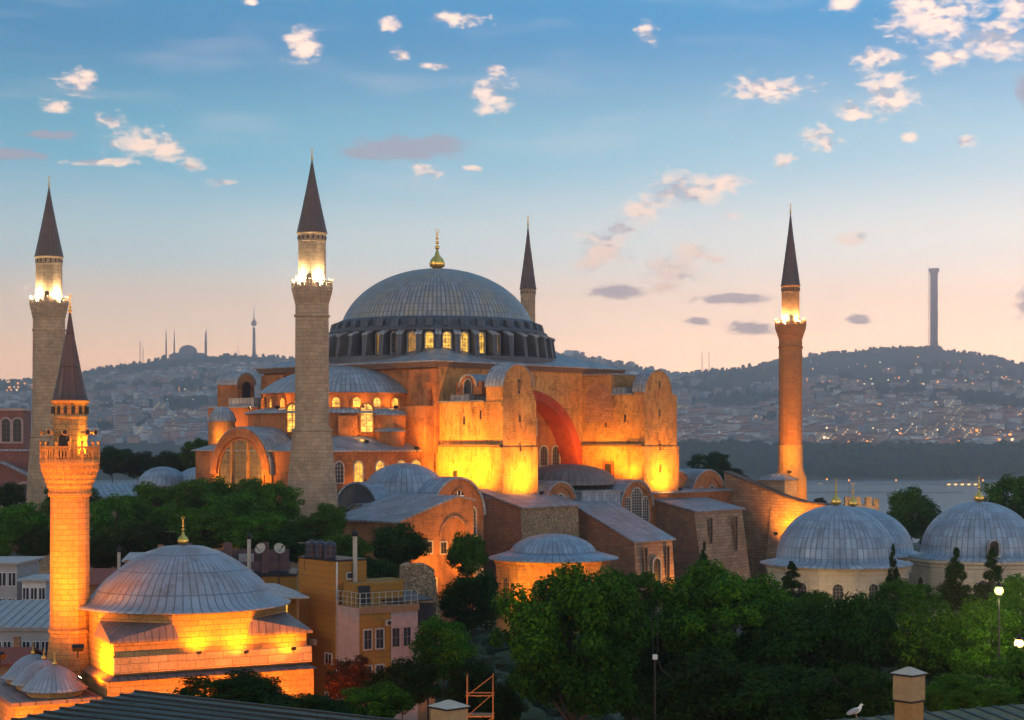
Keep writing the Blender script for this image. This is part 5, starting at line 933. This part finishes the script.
# far mosque on the hill, towers, masts
sil = plain('hazy_grey_stone', (.20, .19, .20), .9); Yf = 5450; kf = Yf/F
c = P(188, 362, Yf); t = thing('hilltop_mosque', 'hazy domed mosque with four thin minarets on the left hill crest', 'mosque', (c.x, Yf, c.z)); mb = MB(); mb.box(-60, 60, -50, 50, -30, 8); mb.box(-42, 42, -40, 40, 8, 20); mb.build('body', [sil], t)
mb = MB(); mb.lathe([(34, 18), (33, 26)]+[(31*math.cos(a), 26+29*math.sin(a)) for a in [PI/2*i/10 for i in range(11)]], 32); mb.build('main_dome', [sil], t)
for x in (-40, 40): mb = MB(); mb.lathe([(22*math.cos(a), 14+16*math.sin(a)) for a in [PI/2*i/8 for i in range(9)]], 24, (x, 0, 0)); mb.build('side_dome', [sil], t)
for x in (-64, -50, 50, 64): mb = MB(); mb.lathe([(3, -30), (2.2, 60), (3.2, 62), (3.2, 64), (1.6, 65), (1.4, 90), (0.1, 108)], 10, (x, -30 if abs(x) > 55 else 30, 0)); mb.build('slim_minaret', [sil], t)
c = P(254, 356, Yf); t = thing('television_tower', 'thin needle tower with a round pod on the left hill', 'tower', (c.x, Yf, c.z)); mb = MB(); mb.lathe([(7, -20), (5, 40), (4, 92)], 12); mb.build('shaft', [sil], t); mb = MB(); mb.lathe([(4, 96), (9, 100), (9, 108), (6, 112), (3, 116)], 14); mb.build('pod', [sil], t); mb = MB(); mb.lathe([(2.4, 112), (1.4, 130), (.6, 165)], 8); mb.build('mast', [sil], t)
twm = plain('rusty_tower_cladding', (.12, .03, .02), .8); c = P(934, 352, 5500); t = thing('telecom_tower', 'tall blunt reddish tower on the right hill crest', 'tower', (c.x, 5500, c.z)); mb = MB(); mb.lathe([(16, -30), (12.5, 40), (12, 262), (9, 262)], 16); mb.build('shaft', [twm], t)
mb = MB(); mb.box(-17.5, -16, -1, 1, -20, 275); [mb.box(-17, -10, -1, 1, z, z+2) for z in range(0, 270, 18)]; mb.box(-14, 14, -14, 14, 258, 270); mb.build('crane_mast', [twm], t); mb = MB(); mb.lathe([(30, -30), (28, 12), (20, 20)], 20); mb.build('podium', [twm], t)
for px, py, l in ((140, 340, 'faint lattice mast left of the hilltop mosque, taller one'), (143, 346, 'faint lattice mast left of the hilltop mosque, shorter one'), (702, 352, 'thin pair mast on the right hill, left one'), (709, 352, 'thin pair mast on the right hill, right one'), (238, 345, 'thin mast just left of the needle tower')):
    c = P(px, 364 if px < 600 else 372, 5400); mb = MB(); hgt = (c.z*0+(364 if px < 600 else 372)-py)*5400/F
    for s in (-1, 1): mb.tube((s*2.2, 0, -10), (s*.5, 0, hgt), .6, .4, 4)
    for i in range(8): mb.tube((-2+i*.2, 0, hgt*i/8), (2-i*.2, 0, hgt*(i+1)/8), .35, n=4)
    o = mb.build('lattice_mast', [sil]); o.location = (c.x, 5400, c.z); solo(o, l, 'mast', 'lattice masts on the far hills')
# harbour front
quay = plain('quay_concrete', (.36, .34, .33), .8); Yq = 2450
def quayshed(px0, px1, py0, py1, Y, label, lit=True):
    a = P(px0, py1, Y); b_ = P(px1, py0, Y); t = thing('harbour_shed', label, 'shed', (a.x, Y, -36.4), 0, 'harbour sheds by the water'); w_ = b_.x-a.x; h_ = b_.z+36; mb = MB(); mb.box(0, w_, 0, 30, 0, h_); mb.build('shed_wall', [whit if lit else quay], t); mb = MB(); mb.extr([(-1, h_-.2), (w_+1, h_-.2), (w_/2, h_+3.5)], (0, 0, 0), (1, 0, 0), (0, -1, 0), -31, 1); mb.build('roof', [quay], t); mb = MB()
    k = int(w_/9)
    for i in range(k): mb.box(i*9+2, i*9+6, -.3, 0, 1.5, h_*.6)
    mb.build('lit_bays', [farlit], t)
quayshed(946, 985, 482, 490, 2300, 'wide pale lit harbour shed between the tree and the gilded finial'); quayshed(988, 1030, 484, 491, 2280, 'pale lit harbour shed right of the gilded finial')
quayshed(818, 842, 484, 488, 2380, 'low pale shed on the quay left of the gilded finials', False)
mb = MB(); a = P(700, 484, 2400); b_ = P(1060, 484, 2400); mb.box(a.x, b_.x, 2380, 2430, -40, -34.6); o = mb.build('quay', [quay]); o['kind'] = 'structure'
mb = MB(); mb.box(P(700, 0, 2000).x, P(960, 0, 2000).x, 1985, 2015, -40, -34.4); o = mb.build('breakwater', [quay]); o['kind'] = 'structure'
mb = MB(); mb.add([(-5500, 2636, -36.3), (5500, 2636, -36.3), (5500, 2655, -34.6), (-5500, 2655, -34.6)], [(0, 1, 2, 3)]); o = mb.build('shore_road', [quay]); o['kind'] = 'structure'
for i, (px, py, Y, l) in enumerate(((827, 480, 1900, 'tall lit quay mast nearest the brick minaret foot'), (849, 481, 1900, 'tall lit quay mast behind the right gilded finial of the pair'), (896, 481, 1900, 'tall lit quay mast left of the round tree top'), (983, 481, 1900, 'tall lit quay mast right of the lone gilded finial'))):
    p = P(px, py, Y); t = thing('light_mast', l, 'light mast', (p.x, Y, -36), 0, 'lit masts along the quay'); mb = MB(); mb.tube((0, 0, 0), (0, 0, p.z+36), .7, .4, 8); mb.build('pole', [quay], t); mb = MB(); mb.ball((0, 0, p.z+36.8), .9, 8); mb.build('lamp', [MATS['sodium_lights']], t)
# ================================================================ TREES
def leafmat(name, c1, c2, c3):
    n = NB(name); g = n.N.new('ShaderNodeNewGeometry'); oi = n.N.new('ShaderNodeObjectInfo')
    c = n.mix(n.ss(g.outputs['Random Per Island'], .1, .9), c1, c2); o = n.coord('Object'); c = n.mix(n.ss(n.noise(o, .55, 4), .4, .65, 0, .7), c, c3)
    hsv = n.N.new('ShaderNodeHueSaturation'); n.L.new(c, hsv.inputs['Color']); n.L.new(n.math('MULTIPLY_ADD', oi.outputs['Random'], .035, .485), hsv.inputs['Hue']); n.L.new(n.math('MULTIPLY_ADD', oi.outputs['Random'], .5, .75), hsv.inputs['Value'])
    n.fin(hsv.outputs[0], .8, 0, .06)
    tr = n.N.new('ShaderNodeBsdfTranslucent'); n.L.new(hsv.outputs[0], tr.inputs[0]); mx = n.N.new('ShaderNodeMixShader'); mx.inputs[0].default_value = .3; n.L.new(n.b.outputs[0], mx.inputs[1]); n.L.new(tr.outputs[0], mx.inputs[2])
    n.L.new(mx.outputs[0], n.N['Material Output'].inputs[0]); return n.m
lf_broad = leafmat('broad_leaves', (.016, .070, .003), (.082, .190, .009), (.008, .036, .003)); lf_dark = leafmat('dark_leaves', (.007, .026, .003), (.024, .062, .005), (.004, .014, .002)); lf_red = leafmat('red_leaves', (.09, .018, .01), (.17, .05, .018), (.04, .012, .006)); lf_lime = leafmat('lime_leaves', (.05, .11, .012), (.10, .17, .02), (.02, .06, .01))
def crown_mesh(seed, n_leaf, leaf, shape='round'):
    """unit crown: radius about 1, height about 1 (z -1..1), foliage in clumps through the volume"""
    r = np.random.RandomState(seed); C = []; S = []
    nc = (110 if n_leaf > 30000 else 80) if shape == 'round' else 70
    for i in range(nc):
        if shape == 'round':
            d = r.normal(size=3); d /= np.linalg.norm(d); d[2] = d[2]*.95+.06; rad = r.uniform(.45, .86)*(1-.22*max(0, -d[2])); C.append(d*rad); S.append(r.uniform(.12, .26) if n_leaf > 30000 else r.uniform(.15, .28))
        else:
            z = r.uniform(-1, .95); rad = (1-(z+1)/2.05)*.8*r.uniform(.4, 1); a = r.uniform(0, 2*PI); C.append([rad*math.cos(a), rad*math.sin(a), z]); S.append(r.uniform(.16, .28)*(1.2-(z+1)/2.2))
    C = np.array(C); S = np.array(S); wts = S**2; k = r.choice(len(C), n_leaf, p=wts/wts.sum()); d = r.normal(size=(n_leaf, 3)); d /= np.linalg.norm(d, axis=1)[:, None]
    rr = S[k]*(.55+.5*r.rand(n_leaf)); p = C[k]+d*rr[:, None]*np.array([1.15, 1.15, .8]); nn = d+r.normal(size=(n_leaf, 3))*.40+np.array([0, 0, .55]); nn /= np.linalg.norm(nn, axis=1)[:, None]
    u = np.cross(nn, r.normal(size=(n_leaf, 3))); u /= np.linalg.norm(u, axis=1)[:, None]; v = np.cross(nn, u); s = leaf*(.6+.8*r.rand(n_leaf))[:, None]
    V = np.stack([p-u*s, p+v*s*.55, p+u*s, p-v*s*.55], 1).reshape(-1, 3); me = bpy.data.meshes.new('crown'); m = n_leaf
    me.vertices.add(4*m); me.vertices.foreach_set('co', V.astype('f').ravel()); me.loops.add(4*m); me.loops.foreach_set('vertex_index', np.arange(4*m)); me.polygons.add(m); me.polygons.foreach_set('loop_start', np.arange(m)*4); me.polygons.foreach_set('loop_total', np.full(m, 4)); me.update(calc_edges=True)
    return me
CR = {}
def crown(kind, seed, n, leaf, mat, shape='round'):
    key = (kind, seed)
    if key not in CR: me = crown_mesh(seed+hash(shape) % 7*0, n, leaf, shape); me.materials.append(mat); CR[key] = me
    return CR[key]
def trunk_mesh(seed):
    r = random.Random(seed); mb = MB(); pts = [(0, 0, 0)]
    for i in range(1, 6): pts.append((r.uniform(-.03, .03)*i, r.uniform(-.03, .03)*i, i/5))
    for i in range(5): mb.tube(pts[i], pts[i+1], .045*(1-i*.15), .045*(1-(i+1)*.15), 8)
    o = mb.build('trunk', [bark]); me = o.data; bpy.data.objects.remove(o); return me
def limb_mesh(seed):
    r = random.Random(seed); mb = MB()
    for i in range(11):
        z = r.uniform(-.8, .1); a = r.uniform(0, 2*PI); l = r.uniform(.3, .6); q = Vector((l*math.cos(a), l*math.sin(a), z+r.uniform(.3, .6))); mb.tube((0, 0, z-.15), q, .03, .012, 5); mb.tube(q, q*1.15+Vector((r.uniform(-.1, .1), r.uniform(-.1, .1), .1)), .012, .004, 4)
    o = mb.build('limbs', [bark]); me = o.data; bpy.data.objects.remove(o); return me
TRK = [trunk_mesh(i) for i in range(3)]; LMB = [limb_mesh(i+9) for i in range(3)]
tree_n = [0]
def tree(px, py, rx, ry, Y, kind, label, name='broadleaf_tree', group=None, gz=0.):
    """crown centred at px,py with half width rx and half height ry (pixels), standing at distance Y"""
    c = P(px, py, Y); RX = rx/F*Y; RZ = ry/F*Y; t = thing(name, label, 'tree' if 'bush' not in name else 'bush', (c.x, Y, gz), rnd.uniform(0, 6.28), group); i = tree_n[0]; tree_n[0] += 1
    big = rx/1. > 45
    if kind == 'broad': me = crown('broadbig' if big else 'broad', i % (4 if big else 4), 46000 if big else 15000, .027 if big else .042, lf_broad)
    elif kind == 'dark': me = crown('dark', i % 3, 15000, .040, lf_dark)
    elif kind == 'fir': me = crown('fir', i % 2, 9000, .045, lf_dark, 'fir')
    elif kind == 'red': me = crown('red', 0, 9000, .05, lf_red)
    else: me = crown('lime', 0, 12000, .042, lf_lime)
    o = bpy.data.objects.new('crown', me); col.objects.link(o); o.parent = t; o.location = (0, 0, c.z-gz); o.scale = (RX*1.04, RX*1.04, RZ*1.06)
    k = bpy.data.objects.new('trunk', TRK[i % 3]); col.objects.link(k); k.parent = t; hh = max(1.5, c.z-gz+RZ*.1); k.scale = (RX*.9, RX*.9, hh)
    k = bpy.data.objects.new('limbs', LMB[i % 3]); col.objects.link(k); k.parent = t; k.location = (0, 0, c.z-gz); k.scale = (RX, RX, RZ)
    return t
G1 = 'park trees in front of the mosque'
T = [
 # behind the near minaret, far left
 (112, 462, 24, 17, 330, 'dark', 'dark round tree far behind, right of the orange minaret balcony'), (138, 466, 22, 16, 332, 'dark', 'dark tree in the far row, second from the orange minaret'), (166, 466, 20, 16, 328, 'dark', 'dark tree in the far row, left of the low lead domes'), (196, 456, 17, 19, 325, 'broad', 'tree rising against the left corner of the mosque wall'), (183, 464, 14, 12, 340, 'dark', 'small dark tree peeping over the low lead domes'),
 (8, 497, 18, 16, 260, 'dark', 'dark tree below the red church arches'), (20, 525, 30, 24, 205, 'broad', 'green tree left of the orange minaret shaft'), (-6, 540, 26, 26, 200, 'broad', 'green tree cut off by the left edge above the pale houses'), (38, 545, 22, 20, 190, 'dark', 'dark green tree just left of the orange minaret shaft'),
 (70, 505, 30, 24, 235, 'broad', 'green tree directly behind the orange minaret shaft'), (128, 545, 34, 26, 212, 'broad', 'green tree behind the red tiled roof right of the orange minaret'), (180, 530, 38, 28, 214, 'broad', 'green tree between the orange minaret and the near dome finial'), (232, 516, 34, 28, 216, 'broad', 'green tree in the belt under the left end of the great arched window'), (290, 548, 30, 20, 200, 'dark', 'dark tree low behind the black water tanks'), (330, 520, 20, 18, 214, 'broad', 'green tree hugging the foot of the front minaret'),
 (116, 522, 34, 30, 225, 'broad', 'green tree just right of the orange minaret shaft'), (158, 507, 34, 27, 230, 'broad', 'green tree under the low lead domes'), (204, 500, 34, 25, 228, 'broad', 'green tree below the left end of the mosque west wall'), (246, 497, 26, 20, 226, 'broad', 'green tree below the great arched west window'), (278, 505, 27, 25, 224, 'broad', 'green tree left of the front minaret base'), (205, 532, 38, 24, 205, 'broad', 'green tree just behind the gold finial of the near dome'), (258, 534, 34, 24, 203, 'broad', 'green tree behind the satellite dishes'), (150, 542, 38, 20, 208, 'dark', 'dark tree behind the left shoulder of the near dome'), (102, 556, 24, 22, 200, 'dark', 'dark tree between the orange minaret and the red roofed house'),
 (312, 532, 30, 20, 205, 'broad', 'green tree over the black water tanks at the front minaret foot'), (345, 553, 26, 22, 185, 'broad', 'green tree around the tall flue pipe'), (398, 548, 30, 27, 190, 'dark', 'dark tree before the orange gabled block'), (375, 575, 26, 20, 180, 'dark', 'dark tree above the glazed conservatory'), (352, 590, 20, 16, 172, 'broad', 'small green tree behind the terrace railing'),
 (467, 556, 21, 26, 192, 'broad', 'bright slender tree before the wall between orange block and sloped buttress'), (472, 604, 34, 36, 160, 'dark', 'round dark tree left of the skirt roofed building'), (443, 652, 32, 38, 138, 'broad', 'green tree right of the salmon house'), (404, 688, 40, 30, 120, 'dark', 'low dark tree above the ribbed metal roof'), (420, 618, 14, 14, 158, 'broad', 'small tree at the foot of the rubble ruin'), (470, 690, 26, 34, 132, 'dark', 'dark tree behind the scaffold'),
 (573, 648, 84, 92, 112, 'broad', 'biggest round tree, in the middle before the mosque'), (726, 630, 76, 72, 118, 'broad', 'second big round tree, below the right sloped buttress'), (668, 655, 34, 62, 124, 'dark', 'dark tree filling the gap behind the twin rod lamp'), (700, 700, 70, 50, 102, 'dark', 'dark low tree under the second big round tree'), (640, 596, 30, 26, 150, 'broad', 'green tree top between the two big round trees'),
 (798, 622, 46, 34, 140, 'broad', 'green tree before the left of the patched dome tomb'), (792, 588, 26, 26, 165, 'fir', 'dark conifer overlapping the left edge of the patched dome tomb', 'conifer'), (704, 566, 11, 24, 190, 'fir', 'small dark conifer against the brick slots of the right sloped buttress', 'conifer'), (893, 566, 9, 22, 175, 'fir', 'slim dark cypress between the two tomb domes', 'conifer'), (956, 578, 24, 30, 165, 'fir', 'dark conifer left before the tomb with a dormer', 'conifer'), (992, 580, 24, 32, 160, 'fir', 'dark conifer right before the tomb with a dormer', 'conifer'),
 (800, 650, 66, 52, 116, 'dark', 'dark cedar like tree right of the second big round tree'), (634, 690, 28, 44, 121, 'dark', 'dark tree in the shadowed gap between the two big round trees'), (500, 708, 26, 30, 124, 'dark', 'dark tree between the scaffold and the biggest round tree'), (790, 705, 70, 40, 98, 'dark', 'dark tree left of the standing gull'), (870, 640, 54, 50, 112, 'dark', 'dark tree above the tan chimney box'), (908, 604, 36, 26, 145, 'broad', 'green tree under the slim dark cypress'), (930, 650, 42, 46, 108, 'broad', 'green tree right of the tan chimney box'), (856, 700, 46, 36, 96, 'dark', 'dark tree just behind the standing gull'), (985, 646, 48, 48, 106, 'broad', 'green tree left under the shining greenish lamp'), (1022, 610, 32, 44, 108, 'lime', 'lime green tree lit by the shining greenish lamp'), (1030, 690, 44, 44, 92, 'broad', 'green tree at the lower right corner'), (965, 700, 50, 26, 88, 'broad', 'low green tree over the mossy roof'),
 (912, 516, 26, 31, 280, 'broad', 'round tree before the water between the tomb domes'), (1010, 503, 30, 30, 262, 'broad', 'tree at the right edge beside the lone gilded finial'), (1000, 520, 26, 18, 250, 'dark', 'dark tree under the tree at the right edge'), (886, 536, 18, 16, 285, 'dark', 'small dark tree left under the round tree before the water'), (936, 540, 18, 18, 275, 'dark', 'small dark tree right under the round tree before the water'), (711, 466, 24, 15, 385, 'dark', 'far tree top right of the right ochre buttress'), (722, 476, 24, 10, 380, 'dark', 'far tree crown just above the long brick wall'), (820, 504, 7, 7, 360, 'dark', 'small dark tree at the end of the long brick wall'),
 (235, 694, 60, 22, 96, 'dark', 'dark low tree before the orange lit wall of the small mosque'), (350, 682, 28, 28, 128, 'red', 'red leaved tree between the small mosque and the pinkish house'), (300, 712, 50, 20, 92, 'dark', 'dark bushy tree over the ribbed roof edge'), (375, 706, 40, 24, 110, 'broad', 'green bushy tree under the red leaved tree'),
]
for a in T:
    nm = a[7] if len(a) > 7 else 'broadleaf_tree'
    tree(a[0], a[1], a[2], a[3], a[4], a[5], a[6], nm, G1)
for px, py, rx, ry, Y, l in ((934, 703, 10, 15, 60, 'small lit green bush just right of the tan chimney box'), (962, 700, 16, 10, 62, 'low lit green bush beyond the mossy roof, middle one'), (1000, 698, 16, 9, 64, 'low lit green bush beyond the mossy roof, nearest the right edge')):
    c = P(px, py, Y); tree(px, py, rx, ry, Y, 'lime', l, 'garden_bush', 'bushes beyond the mossy roof')
# dark undergrowth below the park trees
def ugrow():
    Yw = rnd.uniform(95, 235); x = rnd.uniform(-.34, .34)*Yw; r_ = rnd.uniform(1.6, 3.2); return x, Yw, 0., r_, r_*1.0
blobs('undergrowth', 'dark shrubs covering the park ground under the trees', 420, lambda: (rnd.uniform(-26, 45), rnd.uniform(92, 215), 0, rnd.uniform(1.2, 2.4), rnd.uniform(1.0, 2.2)), fwm)
# ================================================================ HAZE
nb = bpy.data.materials.new('haze_air'); nb.use_nodes = True; N = nb.node_tree.nodes; N.clear(); ou = N.new('ShaderNodeOutputMaterial'); pv = N.new('ShaderNodeVolumePrincipled')
pv.inputs['Color'].default_value = (1.0, .93, .97, 1); pv.inputs['Density'].default_value = HAZE; pv.inputs['Anisotropy'].default_value = .75; nb.node_tree.links.new(pv.outputs[0], ou.inputs['Volume'])
mb = MB(); mb.box(-6100, 6100, -450, 7200, -47, 640); o = mb.build('haze', [nb]); solo(o, 'thin bluish evening haze over the strait and hills', 'haze'); o['kind'] = 'stuff'
